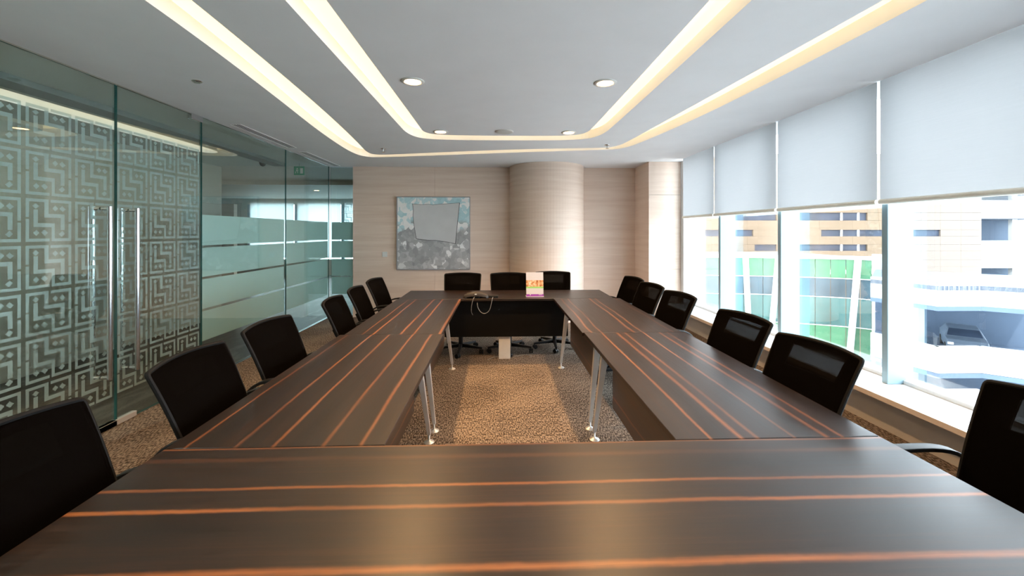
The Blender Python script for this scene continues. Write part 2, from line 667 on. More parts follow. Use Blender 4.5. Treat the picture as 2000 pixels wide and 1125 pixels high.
# floor
tag(MB().box((XG, Y0, -0.12), (3.3, YB + 0.1, 0.0)).build('floor', 'carpet'), kind='structure')
# outer slab over everything
tag(MB().box((-12.2, Y0 - 0.2, 2.95), (3.5, 15.2, 3.15)).build('trim_1', 'white_paint'), kind='structure')

# ceiling with two U shaped light slots
in_c = chaikin([(-0.85, Y0, 0), (-0.85, 1, 0), (-0.85, 4.4, 0), (-0.86, 4.80, 0), (-0.62, 4.90, 0), (0.2, 4.90, 0), (0.80, 4.88, 0), (1.03, 4.78, 0), (1.055, 4.4, 0), (1.05, 1, 0), (1.05, Y0, 0)], 3)
in_o = chaikin([(-1.05, Y0, 0), (-1.05, 1, 0), (-1.06, 4.2, 0), (-1.06, 4.98, 0), (-0.75, 5.15, 0), (0.2, 5.14, 0), (0.95, 5.11, 0), (1.24, 4.92, 0), (1.26, 4.2, 0), (1.26, 1, 0), (1.26, Y0, 0)], 3)
ou_c = chaikin([(-1.50, Y0, 0), (-1.50, 1.6, 0), (-1.53, 2.4, 0), (-1.63, 3.8, 0), (-1.78, 5.2, 0), (-1.90, 6.02, 0), (-1.80, 6.19, 0), (-1.45, 6.11, 0), (0.2, 5.70, 0), (1.25, 5.585, 0), (1.60, 5.52, 0), (1.67, 5.05, 0), (1.77, 3.8, 0), (1.88, 2.45, 0), (1.95, 1.4, 0), (1.95, Y0, 0)], 3)
ou_o = chaikin([(-1.73, Y0, 0), (-1.73, 1.6, 0), (-1.755, 2.3, 0), (-1.88, 3.5, 0), (-2.04, 4.75, 0), (-2.12, 5.9, 0), (-2.05, 6.36, 0), (-1.70, 6.37, 0), (0.2, 5.93, 0), (1.35, 5.71, 0), (1.74, 5.63, 0), (1.88, 5.0, 0), (2.03, 3.95, 0), (2.10, 2.9, 0), (2.14, 1.8, 0), (2.15, Y0, 0)], 3)
xy = lambda L: [(p.x, p.y) for p in L]
center = xy(in_c)
ring = xy(ou_c) + xy(in_o)[::-1]
outer = [(XG, Y0), (XG, YB + 0.1), (3.3, YB + 0.1), (3.3, Y0)] + xy(ou_o)[::-1]
ceil_me = poly_faces('ceiling', [center, ring, outer], CEIL, 'white_paint')
ceiling = bpy.data.objects.new('ceiling', ceil_me)
col.objects.link(ceiling)
tag(ceiling, kind='structure')


def cove(a, b, label, depth=0.10):
    n = 150
    A, B = resample(a, n), resample(b, n)
    root = thing('cove_light', (0, 3, CEIL), label, 'ceiling light', 'coves glowing in the ceiling')
    d = MB()
    for i in range(n - 1):
        d.quad((A[i].x, A[i].y, CEIL + depth), (A[i + 1].x, A[i + 1].y, CEIL + depth), (B[i + 1].x, B[i + 1].y, CEIL + depth), (B[i].x, B[i].y, CEIL + depth))
    d.build('diffuser', 'cove_glow', root)
    w = MB()
    for L in (a, b):
        for p, q in zip(L, L[1:]):
            w.quad((p.x, p.y, CEIL), (q.x, q.y, CEIL), (q.x, q.y, CEIL + depth), (p.x, p.y, CEIL + depth))
    w.build('reveal', 'white_paint', root, smooth=True)
    return root


cove(in_c, in_o, 'inner glowing warm cove curving around the central ceiling panel')
cove(ou_c, ou_o, 'outer glowing warm cove running close to the windows and glass wall')

# back wall of veneer panels, round column, pier
wb = tag(MB().box((-2.53, YB + 0.012, 0), (2.47, YB + 0.15, CEIL + 0.3)).build('wall_back', 'panel_backing'), kind='structure')


def panel(parent, a, b, name='panel'):
    return MB().box(a, b).build(name, 'wall_veneer', parent, bevel=0.0015, bseg=1)


for x0, x1 in ((-2.53, -1.115), (-1.113, 0.23), (1.51, 2.47)):
    panel(wb, (x0, YB, 0), (x1, YB + 0.012, CEIL))
# edge trim at the glass return
tag(MB().box((-2.545, YB - 0.003, 0), (-2.531, YB + 0.16, CEIL)).build('trim_2', 'wall_veneer'), kind='structure')
cm = MB()
seg = 40
cx, cr = 0.87, 0.66
for i in range(seg):
    a0, a1 = math.pi + math.pi * i / seg, math.pi + math.pi * (i + 1) / seg
    p0 = (cx + cr * math.cos(a0), YB + 0.01 + cr * math.sin(a0))
    p1 = (cx + cr * math.cos(a1), YB + 0.01 + cr * math.sin(a1))
    n = len(cm.v)
    cm.v += [(*p0, 0), (*p1, 0), (*p1, CEIL), (*p0, CEIL)]
    cm.face((n, n + 1, n + 2, n + 3))
column = cm.build('wall_column', 'wall_veneer', smooth=True)
tag(column, kind='structure')
wp = tag(MB().box((2.482, YF + 0.012, 0), (3.4, YB + 0.15, CEIL + 0.3)).build('wall_pier', 'panel_backing'), kind='structure')
for z0, z1 in ((0, 0.885), (0.889, 2.106), (2.11, CEIL)):
    panel(wp, (2.47, YF, z0), (3.4, YF + 0.012, z1))
panel(wp, (2.47, YF + 0.012, 0), (2.482, YB, CEIL))
# rear wall behind the camera
tag(MB().box((-5.0, Y0 - 0.15, 0), (3.5, Y0, CEIL + 0.4)).build('wall_rear', 'rear_paint'), kind='structure')

# window side: low wall, sill, header, glass
tag(MB().box((2.93, Y0, 0), (3.3, YF, 0.30)).build('wall_right', 'sill_wall'), kind='structure')
sill = tag(MB().box((2.745, Y0, 0.30), (3.3, YF, 0.335)).build('sill', 'sill_white', bevel=0.004), kind='structure')
MB().box((2.73, Y0, 0.296), (2.7449, YF, 0.332)).build('lip', 'sill_lip', sill)
tag(MB().box((3.02, Y0, 2.66), (3.3, YF, 3.0)).build('trim_3', 'white_paint'), kind='structure')
# blind pocket head above the blinds is the ceiling itself
mull_y = [6.54, 5.40, 4.23, 3.05, 1.87, 0.69, -0.49, -1.67]
for i, (ya, yb) in enumerate(zip(mull_y, mull_y[1:])):
    w = thing('window_%d' % (i + 1), (XW, (ya + yb) / 2, 0.335), kind='structure')
    MB().box((XW, yb + 0.026, 0.336), (XW + 0.012, ya - 0.026, 2.70)).build('pane', 'window_glass', w)
    MB().box((2.975, yb - 0.025, 0.336), (XW + 0.06, yb + 0.025, 2.70)).build('mullion', 'mullion_grey', w, bevel=0.003, bseg=1)
    MB().box((XW - 0.02, yb + 0.026, 0.336), (XW + 0.03, ya - 0.026, 0.365)).build('frame', 'white_metal', w)
tag(MB().box((3.0, 6.515, 0.336), (XW + 0.06, YF, 2.70)).build('trim_4', 'white_metal'), kind='structure')


def blind(y0, y1, label):
    root = thing('roller_blind', (2.91, (y0 + y1) / 2, 1.72), label, 'window blind', 'roller blinds half lowered over the windows')
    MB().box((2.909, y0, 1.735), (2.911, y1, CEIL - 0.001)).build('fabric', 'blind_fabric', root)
    MB().cyl((2.91, y0, 1.728), (2.91, y1, 1.728), 0.020, seg=12).build('bottom_rail', 'rail_beige', root, smooth=True)


blind_y = [(5.425, 6.335), (4.185, 5.40), (3.045, 4.155), (1.88, 3.018), (0.70, 1.86), (-0.48, 0.68), (-1.66, -0.50)]
bl = ['narrow pale roller blind farthest from camera, beside the wood pier',
      'pale roller blind second from the far end of the window wall',
      'pale roller blind third from the far end, left of the nearest full mullion',
      'large pale blue roller blind at the right edge of the photo',
      'pale roller blind just outside the right edge of the frame',
      'pale roller blind level with the camera, out of frame',
      'pale roller blind behind the camera, out of frame']
for (a, b_), l in zip(blind_y[:5], bl):
    blind(a, b_, l)

# ================================================================== GLASS PARTITION AND CORRIDOR
GT = 0.006


def film_cells(y0, ny, z1, nz, cell, x, clip=None):
    """lattice film: strokes rasterised on a 48 x 48 grid per cell"""
    G = 48
    strokes = [[(0.85, 4.8), (0.85, 0.9), (5.2, 0.9), (5.2, 4.8), (9.2, 4.8), (9.2, 8.0)],
               [(2.7, 3.8), (2.7, 7.2), (6.9, 7.2), (6.9, 11.1), (11.15, 11.1), (11.15, 7.2)],
               [(6.6, 0.9), (11.15, 0.9), (11.15, 5.9)],
               [(0.85, 6.2), (0.85, 11.1), (5.5, 11.1)]]
    dots = [(2.8, 2.4), (7.4, 2.8), (9.2, 2.8), (2.9, 9.2), (4.8, 9.2), (9.1, 9.6)]
    bmp = [[False] * G for _ in range(G)]
    for j in range(G):
        for i in range(G):
            u, v = (i + 0.5) / 4, (j + 0.5) / 4
            for s in strokes:
                for (ax, ay), (bx, by) in zip(s, s[1:]):
                    if min(ax, bx) - 0.45 <= u <= max(ax, bx) + 0.45 and min(ay, by) - 0.45 <= v <= max(ay, by) + 0.45:
                        bmp[j][i] = True
            for dx, dy in dots:
                if abs(u - dx) + abs(v - dy) <= 0.78:
                    bmp[j][i] = True
    # merge runs into rectangles
    rects = []
    open_ = {}
    for j in range(G + 1):
        runs = set()
        if j < G:
            i = 0
            while i < G:
                if bmp[j][i]:
                    k = i
                    while k < G and bmp[j][k]:
                        k += 1
                    runs.add((i, k))
                    i = k
                else:
                    i += 1
        for r in list(open_):
            if r not in runs:
                rects.append((r[0], r[1], open_.pop(r), j))
        for r in runs:
            open_.setdefault(r, j)
    mb = MB()
    s = cell / G
    for cy in range(ny):
        for cz in range(nz):
            for i0, i1, j0, j1 in rects:
                ya, yb = y0 + cy * cell + i0 * s, y0 + cy * cell + i1 * s
                za, zb = z1 - cz * cell - j1 * s, z1 - cz * cell - j0 * s
                mb.quad((x, ya, za), (x, yb, za), (x, yb, zb), (x, ya, zb))
    return mb


def glass_box(y0, y1, z0, z1):
    mb = MB().box((XG - GT, y0, z0), (XG + GT, y1, z1))
    mb.m = [1, 1, 1, 0, 1, 0]
    return mb


def bar_handle(parent, y, side, z0=0.395, z1=1.69):
    x = XG + side * 0.062
    m = MB()
    m.cyl((x, y, z0), (x, y, z1), 0.016, seg=16)
    m.cyl((XG + side * GT, y, z0 + 0.016), (x, y, z0 + 0.016), 0.012, seg=12)
    m.cyl((XG + side * GT, y, z1 - 0.016), (x, y, z1 - 0.016), 0.012, seg=12)
    h = m.build('handle', 'steel', parent, smooth=True)
    return h


YD0, YD1, YD2, YP1 = 2.364, 3.281, 4.198, 5.829
for i, (ya, yb, yh) in enumerate(((YD0, YD1 - 0.006, 3.165), (YD1 + 0.006, YD2 - 0.004, 3.40))):
    d = thing('door_%d' % (i + 1), (XG, (ya + yb) / 2, 0.0), kind='structure')
    glass_box(ya, yb, 0.012, CEIL - 0.012).build('pane', ['partition_glass', 'teal_edge'], d)
    film_cells(ya + 0.003, 3, 2.33, 7, (yb - ya - 0.006) / 3 * 1.0, XG - GT - 0.0015).build('lattice_film', 'lattice_film', d)
    bar_handle(d, yh, 1)
    bar_handle(d, yh, -1)
    # patch fittings
    yt = ya if i == 0 else yb
    s = 1 if i == 0 else -1
    MB().box((XG - 0.02, min(yt, yt + s * 0.15), CEIL - 0.06), (XG + 0.02, max(yt, yt + s * 0.15), CEIL - 0.004)).build('patch_fitting', 'steel', d, bevel=0.002, bseg=1)
    ym = yb if i == 0 else ya
    MB().box((XG - 0.018, min(ym, ym - s * -0.16) if i else ym - 0.16, 0.004), (XG + 0.018, (ym + 0.16) if i else ym, 0.045)).build('bottom_patch', 'leg_silver', d, bevel=0.002, bseg=1)

bands = [(0.40, 0.70), (0.725, 1.022), (1.047, 1.340), (1.365, 1.673)]


def frost(parent, y0, y1):
    m = MB()
    for z0, z1 in bands:
        m = MB().box((XG - GT - 0.002, y0, z0), (XG - GT - 0.0008, y1, z1))
        m.build('frost_band', 'frost_film', parent)


for i, (ya, yb) in enumerate(((YD2 + 0.004, YP1 - 0.003), (YP1 + 0.003, YB - 0.01), (-1.99, YD0 - 0.004))):
    p = thing('wall_left' if i == 0 else 'wall_left.%03d' % i, (XG, (ya + yb) / 2, 0), kind='structure')
    glass_box(ya, yb, 0.012, CEIL - 0.003).build('pane', ['partition_glass', 'teal_edge'], p)
    frost(p, ya + 0.03 if i else ya + 0.012, yb - 0.03)
# glass return in the plane of the back wall
p = thing('wall_left.003', (XG + 0.2, YB, 0), kind='structure')
mb = MB().box((XG + 0.005, YB - GT + 0.06, 0.012), (-2.55, YB + GT + 0.06, CEIL - 0.003))
mb.m = [1, 1, 0, 1, 0, 1]
mb.build('pane', ['partition_glass', 'teal_edge'], p)
for z0, z1 in bands:
    MB().box((XG + 0.02, YB + GT + 0.0608, z0), (-2.565, YB + GT + 0.062, z1)).build('frost_band', 'frost_film', p)
# bottom channel, top channel
tag(MB().box((XG - 0.02, Y0, 0.0), (XG + 0.02, YD0 - 0.01, 0.012)).box((XG - 0.02, YD2 + 0.01, 0.0), (XG + 0.02, YB, 0.012)).build('trim_5', 'steel'), kind='structure')

# corridor
tag(MB().box((-12.0, Y0, -0.12), (XG - 0.001, 15.0, -0.002)).build('floor.001', 'corridor_marble'), kind='structure')
tag(MB().box((XG, YB + 0.16, -0.12), (1.5, 15.0, -0.002)).build('floor.002', 'corridor_marble'), kind='structure')
tag(MB().box((-5.05, Y0, 0), (-4.9, 7.45, CEIL)).build('wall_corridor', 'corridor_tan'), kind='structure')
tag(MB().box((-12.0, 7.40, 0), (-5.05, 7.45, CEIL)).build('wall_corridor.001', 'corridor_paint'), kind='structure')
tag(MB().box((-12.1, 7.4, 0), (-12.0, 15.0, CEIL)).build('wall_corridor.002', 'corridor_paint'), kind='structure')
tag(MB().box((1.5, 7.46, 0), (1.6, 15.0, CEIL)).build('wall_corridor.003', 'corridor_paint'), kind='structure')
# corridor ceiling with a rounded slot
xs0, xs1, ysl = -4.32, -3.98, 6.05
hole = []
for i in range(13):
    a = math.pi * i / 12
    hole.append(((xs0 + xs1) / 2 + (xs1 - xs0) / 2 * math.cos(a), ysl - 0.22 + 0.3 * math.sin(a)))
cc = [(XG - 0.001, Y0), (XG - 0.001, 15.0), (-12.0, 15.0), (-12.0, 7.4), (-4.9, 7.4), (-4.9, Y0), (xs0, Y0)] + hole[::-1] + [(xs1, Y0)]
me = poly_faces('ceiling', [cc, [(XG - 0.001, YB + 0.16), (1.5, YB + 0.16), (1.5, 15.0), (XG - 0.001, 15.0)]], CEIL, 'corridor_paint')
co = bpy.data.objects.new('ceiling.001', me)
col.objects.link(co)
tag(co, kind='structure')
cl = thing('cove_light', (-4.2, 3, CEIL), 'warm corridor cove with a rounded end beyond the glass doors', 'ceiling light')
mm = MB()
mm.prism([(x, y) for x, y in ([(xs0, Y0)] + hole[::-1] + [(xs1, Y0)])], CEIL + 0.12, CEIL + 0.13)
mm.build('diffuser', 'corridor_glow', cl)
mm = MB()
hp = [(xs0, Y0)] + hole[::-1] + [(xs1, Y0)]
for a, b_ in zip(hp, hp[1:]):
    mm.quad((*a, CEIL), (*b_, CEIL), (*b_, CEIL + 0.12), (*a, CEIL + 0.12))
mm.build('reveal', 'white_paint', cl)
# dropped soffit along the corridor
tag(MB().box((-3.75, Y0, CEIL - 0.05), (-3.55, 7.0, CEIL - 0.0005)).build('trim_6', 'soffit_grey'), kind='structure')
# second glazed wall and lattice glass, far room with windows
w = thing('wall_far_glass', (-5, 9.4, 0), kind='structure')
xs = [-8.3, -6.75, -5.2, -3.65, -2.1]
for a, b_ in zip(xs, xs[1:]):
    MB().box((a + 0.004, 9.394, 0.0), (b_ - 0.004, 9.406, CEIL)).build('pane', ['partition_glass'], w)
MB().box((-8.3, 9.37, 2.56), (-2.1, 9.43, CEIL)).build('head_rail', 'corridor_paint', w)
fm = film_cells(0, 4, 2.25, 7, 0.30, 0.0)
fm.v = [(-3.55 + v[1], 9.41, v[2]) for v in fm.v]
fm.build('lattice_film', 'lattice_film', w)
YR = 14.5
fw = tag(MB().box((-12.0, YR, 0), (-8.6, YR + 0.15, CEIL)).box((-8.6, YR, 0), (1.5, YR + 0.15, 0.55)).box((-8.6, YR, 2.45), (1.5, YR + 0.15, CEIL)).build('wall_far', 'corridor_paint'), kind='structure')
wx = [-8.6, -7.0, -5.4, -3.8, -2.2, -0.6, 1.0]
for i, (a, b_) in enumerate(zip(wx, wx[1:])):
    w = thing('window_%d' % (20 + i), ((a + b_) / 2, YR, 0.55), kind='structure')
    MB().box((a + 0.05, YR + 0.05, 0.55), (b_ - 0.05, YR + 0.062, 2.45)).build('pane', 'window_glass', w)
    MB().box((a - 0.05, YR - 0.02, 0.55), (a + 0.05, YR + 0.12, 2.45)).build('mullion', 'mullion_grey', w)
for i, (a, b_) in enumerate(zip(wx, wx[1:])):  # blinds added to soften the overbright far windows
    fb = tag(MB().box((a + 0.06, YR - 0.06, 0.6), (b_ - 0.06, YR - 0.058, 2.5)).build('roller_blind', 'far_dimmer_fabric', loc=((a + b_) / 2, YR - 0.06, 0.6)),
             'added pale blue blind dimming a far room window, %s from the left' % ['first', 'second', 'third', 'fourth', 'fifth', 'sixth'][i], 'window blind', 'blinds added over the far room windows')
tag(MB().box((-8.9, 12.0, 0), (-7.55, 12.15, 2.3)).build('wall_screen', 'wall_veneer'), kind='structure')

# ================================================================== TABLES
WS = 0.011
wood('wood_near', 'Y', 0.72, 1.48, [(1.238, WS, 0.9), (1.143, 0.013, 1.0), (0.93, 0.018, 0.95), (0.80, 0.012, 0.8), (1.395, 0.02, 0.18), (1.467, 0.008, 0.6)], 3, wob=0.012)  # narrow last stripe paints the lit far edge into the veneer
wood('wood_left_near', 'X', -1.20, -0.38, [(-1.105, 0.009, 0.7), (-0.93, 0.011, 0.8), (-0.80, 0.011, 0.8), (-0.625, 0.012, 0.85), (-0.492, 0.013, 0.8)], 7, wob=0.012)
wood('wood_left_far', 'X', -1.20, -0.38, [(-1.0, 0.009, 0.8), (-0.92, 0.013, 0.9), (-0.718, 0.013, 0.9), (-0.62, 0.013, 0.9), (-0.43, 0.016, 0.9)], 12, wob=0.012)
wood('wood_right_near', 'X', 0.62, 1.45, [(0.785, 0.011, 0.9), (0.90, 0.017, 0.75), (0.96, 0.014, 0.65), (1.10, 0.011, 0.9), (1.222, 0.016, 0.7), (1.28, 0.013, 0.6)], 21, wob=0.02)
wood('wood_right_far', 'X', 0.62, 1.45, [(0.715, 0.014, 0.7), (0.79, 0.012, 0.6), (1.04, 0.017, 0.75), (1.105, 0.014, 0.6), (1.34, 0.012, 0.4)], 33, wob=0.03)
wood('wood_far', 'Y', 4.6, 5.4, [(5.15, 0.012, 0.25)], 41)
wood('wood_panel', 'Z', 0.2, 0.75, [(0.36, 0.012, 0.55), (0.55, 0.02, 0.3)], 50, base=0.8, wob=0.04)


def table(label, x0, x1, y0, y1, mat, legs, panel_box, extra=None, panel_mat='wood_panel'):
    root = thing('conference_table', ((x0 + x1) / 2, (y0 + y1) / 2, 0), label, 'table', 'tables set in a hollow square')
    MB().box((x0, y0, TOP - 0.026), (x1, y1, TOP)).build('tabletop', mat, root, bevel=0.002, bseg=1)
    for fx, fy, tx, ty in legs:
        m = MB()
        zt, zb = TOP - 0.027, 0.055
        # flat blade, wide at the top, narrow at the foot
        wt, dt, wb_, db = 0.026, 0.020, 0.013, 0.010
        m.hexa([(fx - wb_, fy - db, zb), (fx + wb_, fy - db, zb), (fx + wb_, fy + db, zb), (fx - wb_, fy + db, zb)],
               [(tx - wt, ty - dt, zt), (tx + wt, ty - dt, zt), (tx + wt, ty + dt, zt), (tx - wt, ty + dt, zt)])
        lg = m.build('leg', 'leg_silver', root, bevel=0.003)
        f = MB()
        prof = [(0.005, 0.055)]
        for k in range(7):
            z = 0.052 - k * 0.005
            prof += [(0.0075, z), (0.005, z - 0.0025)]
        prof += [(0.010, 0.014), (0.034, 0.006), (0.037, 0.003), (0.037, 0.0)]
        f.lathe(prof, (fx, fy, 0.0), 24)
        f.build('levelling_foot', 'leg_silver', lg, smooth=True)
    if panel_box:
        a, b_ = panel_box
        MB().box(a, b_).build('modesty_panel', panel_mat, root, bevel=0.002, bseg=1)
    if extra:
        extra(root)
    return root


JY = 3.067
table('dark striped wood table in the foreground, nearest the camera', -1.165, 1.42, 0.72, 1.474, 'wood_near',
      [(-0.62, 0.82, -0.66, 0.84), (0.88, 0.82, 0.92, 0.84), (-0.62, 1.38, -0.66, 1.36), (0.88, 1.38, 0.92, 1.36)],
      ((-0.5, 0.98, 0.28), (0.75, 1.0, 0.713)))
table('striped ebony table on the glass-door side, touching the foreground table', -1.165, -0.403, 1.478, JY - 0.001, 'wood_left_near',
      [(-0.488, 2.94, -0.575, 2.90), (-0.488, 1.60, -0.575, 1.64), (-1.06, 2.94, -0.99, 2.90), (-1.06, 1.60, -0.99, 1.64)],
      ((-0.585, 1.68, 0.28), (-0.567, 2.80, 0.713)))
table('striped ebony table on the glass-door side, touching the far table', -1.135, -0.418, JY + 0.001, 4.655, 'wood_left_far',
      [(-0.478, 3.105, -0.565, 3.15), (-0.499, 4.504, -0.58, 4.46), (-1.04, 3.105, -0.96, 3.15), (-1.04, 4.50, -0.96, 4.46)],
      ((-0.585, 3.24, 0.28), (-0.567, 4.38, 0.713)))
table('striped ebony table on the window side, touching the foreground table', 0.652, 1.42, 1.478, JY - 0.001, 'wood_right_near',
      [(0.698, 2.937, 0.775, 2.90), (0.698, 1.60, 0.775, 1.64), (1.30, 2.937, 1.22, 2.90), (1.30, 1.60, 1.22, 1.64)],
      ((0.795, 1.68, 0.28), (0.813, 2.81, 0.713)))
table('striped ebony table on the window side, touching the far table', 0.638, 1.40, JY + 0.001, 4.655, 'wood_right_far',
      [(0.704, 3.10, 0.78, 3.15), (0.699, 4.502, 0.77, 4.46), (1.29, 3.10, 1.21, 3.15), (1.29, 4.50, 1.21, 4.46)],
      ((0.785, 3.24, 0.28), (0.803, 4.40, 0.713)))


def far_extra(root):
    m = MB().box((0.012, 4.835, 0.0), (0.15, 4.875, 0.40))
    o = m.build('cable_riser', 'off_white', root, bevel=0.003, bseg=1)
    o['label'] = 'off-white upright cable riser box'
    MB().box((-0.62, 4.800, 0.695), (0.83, 4.806, 0.712)).build('cable_rail', 'steel', root)


table('dark wood table at the far end with black front panel', -1.125, 1.335, 4.66, 5.345, 'wood_far',
      [(-0.775, 4.73, -0.755, 4.77), (-0.775, 5.28, -0.755, 5.24), (1.015, 4.73, 0.995, 4.77), (1.03, 5.28, 1.01, 5.24)],
      ((-0.62, 4.808, 0.27), (0.83, 4.828, 0.713)), far_extra, 'black_panel')


# ================================================================== CHAIRS
def chair_proto():
    """local: faces +Y, origin on the floor under the gas lift"""
    root = thing('office_chair', (0, 0, 0))
    # star base
    hub = MB().lathe([(0.032, 0.055), (0.034, 0.105), (0.026, 0.115)], seg=16).build('base_hub', 'black_plastic', root, smooth=True, local=True)
    arm = MB()
    arm.hexa([(0.02, -0.022, 0.062), (0.285, -0.013, 0.058), (0.285, 0.013, 0.058), (0.02, 0.022, 0.062)],
             [(0.02, -0.020, 0.105), (0.285, -0.011, 0.078), (0.285, 0.011, 0.078), (0.02, 0.020, 0.105)])
    arm_me = arm.mesh('base_leg', 'black_plastic', True, 0.004)
    cs = MB()
    for sgn in (-1, 1):
        cs.cyl((-0.008, sgn * 0.006, 0.027), (-0.008, sgn * 0.024, 0.027), 0.027, seg=14)
    cs.cyl((0, 0, 0.03), (0, 0, 0.064), 0.007, seg=8)
    cs.box((-0.030, -0.005, 0.030), (0.012, 0.005, 0.052))
    cs_me = cs.mesh('caster', 'black_plastic', True)
    for k in range(5):
        a = 2 * math.pi * k / 5 + 0.3
        l = bpy.data.objects.new('base_leg', arm_me)
        col.objects.link(l)
        l.parent = root
        l.rotation_euler = (0, 0, a)
        c = bpy.data.objects.new('caster', cs_me)
        col.objects.link(c)
        c.parent = l
        c.location = (0.278, 0, 0)
        c.rotation_euler = (0, 0, 0.9 * k)
    MB().lathe([(0.027, 0.10), (0.027, 0.25), (0.016, 0.252), (0.016, 0.37)], seg=16).build('gas_lift', 'black_plastic', root, smooth=True, local=True)
    MB().box((-0.09, -0.14, 0.355), (0.09, 0.10, 0.40)).build('tilt_mechanism', 'black_plastic', root, bevel=0.01, local=True)
    # seat cushion: rounded square, waterfall front
    s = MB()
    n = 40
    rings = [(0.86, 0.395), (0.97, 0.405), (1.0, 0.43), (0.985, 0.455), (0.9, 0.472), (0.6, 0.478)]
    for sc_, z in rings:
        for i in range(n):
            a = 2 * math.pi * i / n
            ca, sa = math.cos(a), math.sin(a)
            px = 0.245 * sc_ * math.copysign(abs(ca) ** 0.45, ca)
            py = 0.235 * sc_ * math.copysign(abs(sa) ** 0.45, sa) + 0.01
            zz = z - (0.02 * max(0, (py - 0.12) / 0.12) ** 2) + 0.008 * (px / 0.24) ** 2
            s.v.append((px, py, zz))
    for k in range(len(rings) - 1):
        for i in range(n):
            j = (i + 1) % n
            s.face((k * n + i, k * n + j, (k + 1) * n + j, (k + 1) * n + i))
    s.face(list(reversed(range(n))))
    s.face([(len(rings) - 1) * n + i for i in range(n)])
    s.build('seat', 'black_fabric', root, smooth=True, local=True)
    # backrest surface
    Z0, H = 0.50, 0.45
    tilt = math.tan(R(21))

    def surf(u, t, off=0.0):
        w = 0.212 + 0.026 * t
        # rounded corners
        rc = 0.04
        if t > 1 - rc:
            q = (t - (1 - rc)) / rc
            w -= 0.014 * (1 - math.sqrt(max(0, 1 - q * q)))
        if t < 0.10:
            q = (0.10 - t) / 0.10
            w -= 0.045 * (1 - math.sqrt(max(0, 1 - q * q)))
        z = Z0 + H * t
        y = -0.165 - tilt * H * t * (0.70 + 0.30 * t) + 0.034 * u * u - 0.02 * math.sin(math.pi * min(1, t * 1.1)) * (1 - u * u) * -1
        z += -0.010 * u * u * t
        return Vector((u * w, y - off, z))

    tv = [0, 0.004, 0.02, 0.05, 0.10, 0.18, 0.27, 0.36, 0.45, 0.54, 0.62, 0.68, 0.74, 0.80, 0.86, 0.91, 0.96, 0.972, 0.984, 0.994, 1.0]
    nu, nv = 16, 20

    def skin(off0, off1, skip=None, u_in=1.0, t0=0.0, t1=1.0):
        m = MB()
        idx = {}
        for layer, off in enumerate((off0, off1)):
            for j in range(nv + 1):
                for i in range(nu + 1):
                    idx[layer, i, j] = len(m.v)
                    m.v.append(tuple(surf((2 * i / nu - 1) * u_in, t0 + (t1 - t0) * tv[j], off)))
        cells = set((i, j) for i in range(nu) for j in range(nv) if not (skip and skip(i, j)))
        for (i, j) in cells:
            m.face([idx[0, i, j], idx[0, i + 1, j], idx[0, i + 1, j + 1], idx[0, i, j + 1]])
            m.face([idx[1, i, j], idx[1, i, j + 1], idx[1, i + 1, j + 1], idx[1, i + 1, j]])
            for di, dj, e in ((-1, 0, ((i, j), (i, j + 1))), (1, 0, ((i + 1, j), (i + 1, j + 1))), (0, -1, ((i, j), (i + 1, j))), (0, 1, ((i, j + 1), (i + 1, j + 1)))):
                if (i + di, j + dj) not in cells:
                    (a, b), (c, d) = e
                    m.face([idx[0, a, b], idx[0, c, d], idx[1, c, d], idx[1, a, b]])
        return m

    def prune(m):
        used = sorted(set(i for f in m.f for i in f))
        mp = {o: k for k, o in enumerate(used)}
        m.v = [m.v[i] for i in used]
        m.f = [tuple(mp[i] for i in f) for f in m.f]
        return m

    bk = skin(0.0, 0.006, None, 0.985, 0.01, 0.985).build('back_mesh', 'chair_mesh', root, smooth=True, local=True)
    prune(skin(0.016, 0.026, lambda i, j: 11 <= j <= 14 and 3 <= i <= 12)).build('back_shell', 'black_plastic', root, smooth=True, local=True)
    # rim
    loop = []
    for i in range(nu + 1):
        loop.append(surf(2 * i / nu - 1, 1.0, 0.011))
    for j in range(nv - 1, -1, -1):
        loop.append(surf(1, tv[j], 0.011))
    for i in range(nu - 1, -1, -1):
        loop.append(surf(2 * i / nu - 1, 0, 0.011))
    for j in range(1, nv):
        loop.append(surf(-1, tv[j], 0.011))
    MB().tube(loop, 0.0095, 8, closed=True, up=(0, 1, 0.2)).build('back_frame', 'chair_rim', root, smooth=True, local=True)
    # support spine
    MB().sweep([(0, -0.10, 0.375), (0, -0.19, 0.385), (0, -0.232, 0.44), (0, -0.235, 0.52), (0, -0.262, 0.62), (0, -0.30, 0.70)],
               [(-0.035, -0.010), (0.035, -0.010), (0.035, 0.010), (-0.035, 0.010)], up=(0, 0.4, 1)).build('back_support', 'black_plastic', root, bevel=0.003, local=True)
    # arms: curved strap from the back frame forward and down to the seat
    for sx in (-1, 1):
        x = sx * 0.262
        path = chaikin([(sx * 0.222, -0.275, 0.615), (sx * 0.245, -0.235, 0.65), (x, -0.16, 0.685), (x, 0.02, 0.692), (x, 0.16, 0.686), (x, 0.205, 0.62), (x, 0.16, 0.52), (sx * 0.25, 0.10, 0.42), (sx * 0.20, 0.06, 0.392)], 2)
        a = MB().sweep(path, [(-0.021, -0.008), (0.021, -0.008), (0.021, 0.008), (-0.021, 0.008)], up=(sx * 1.0, 0.0, 0.001)) if False else MB()
        pts = path
        k = len(pts)
        n0 = len(a.v)
        for i, p in enumerate(pts):
            t = (pts[min(i + 1, k - 1)] - pts[max(i - 1, 0)]).normalized()
            sd = Vector((1, 0, 0))
            nn = sd.cross(t).normalized()
            sd = t.cross(nn).normalized()
            for sa, sb in ((-0.021, -0.008), (0.021, -0.008), (0.021, 0.008), (-0.021, 0.008)):
                a.v.append(tuple(p + sd * sa + nn * sb))
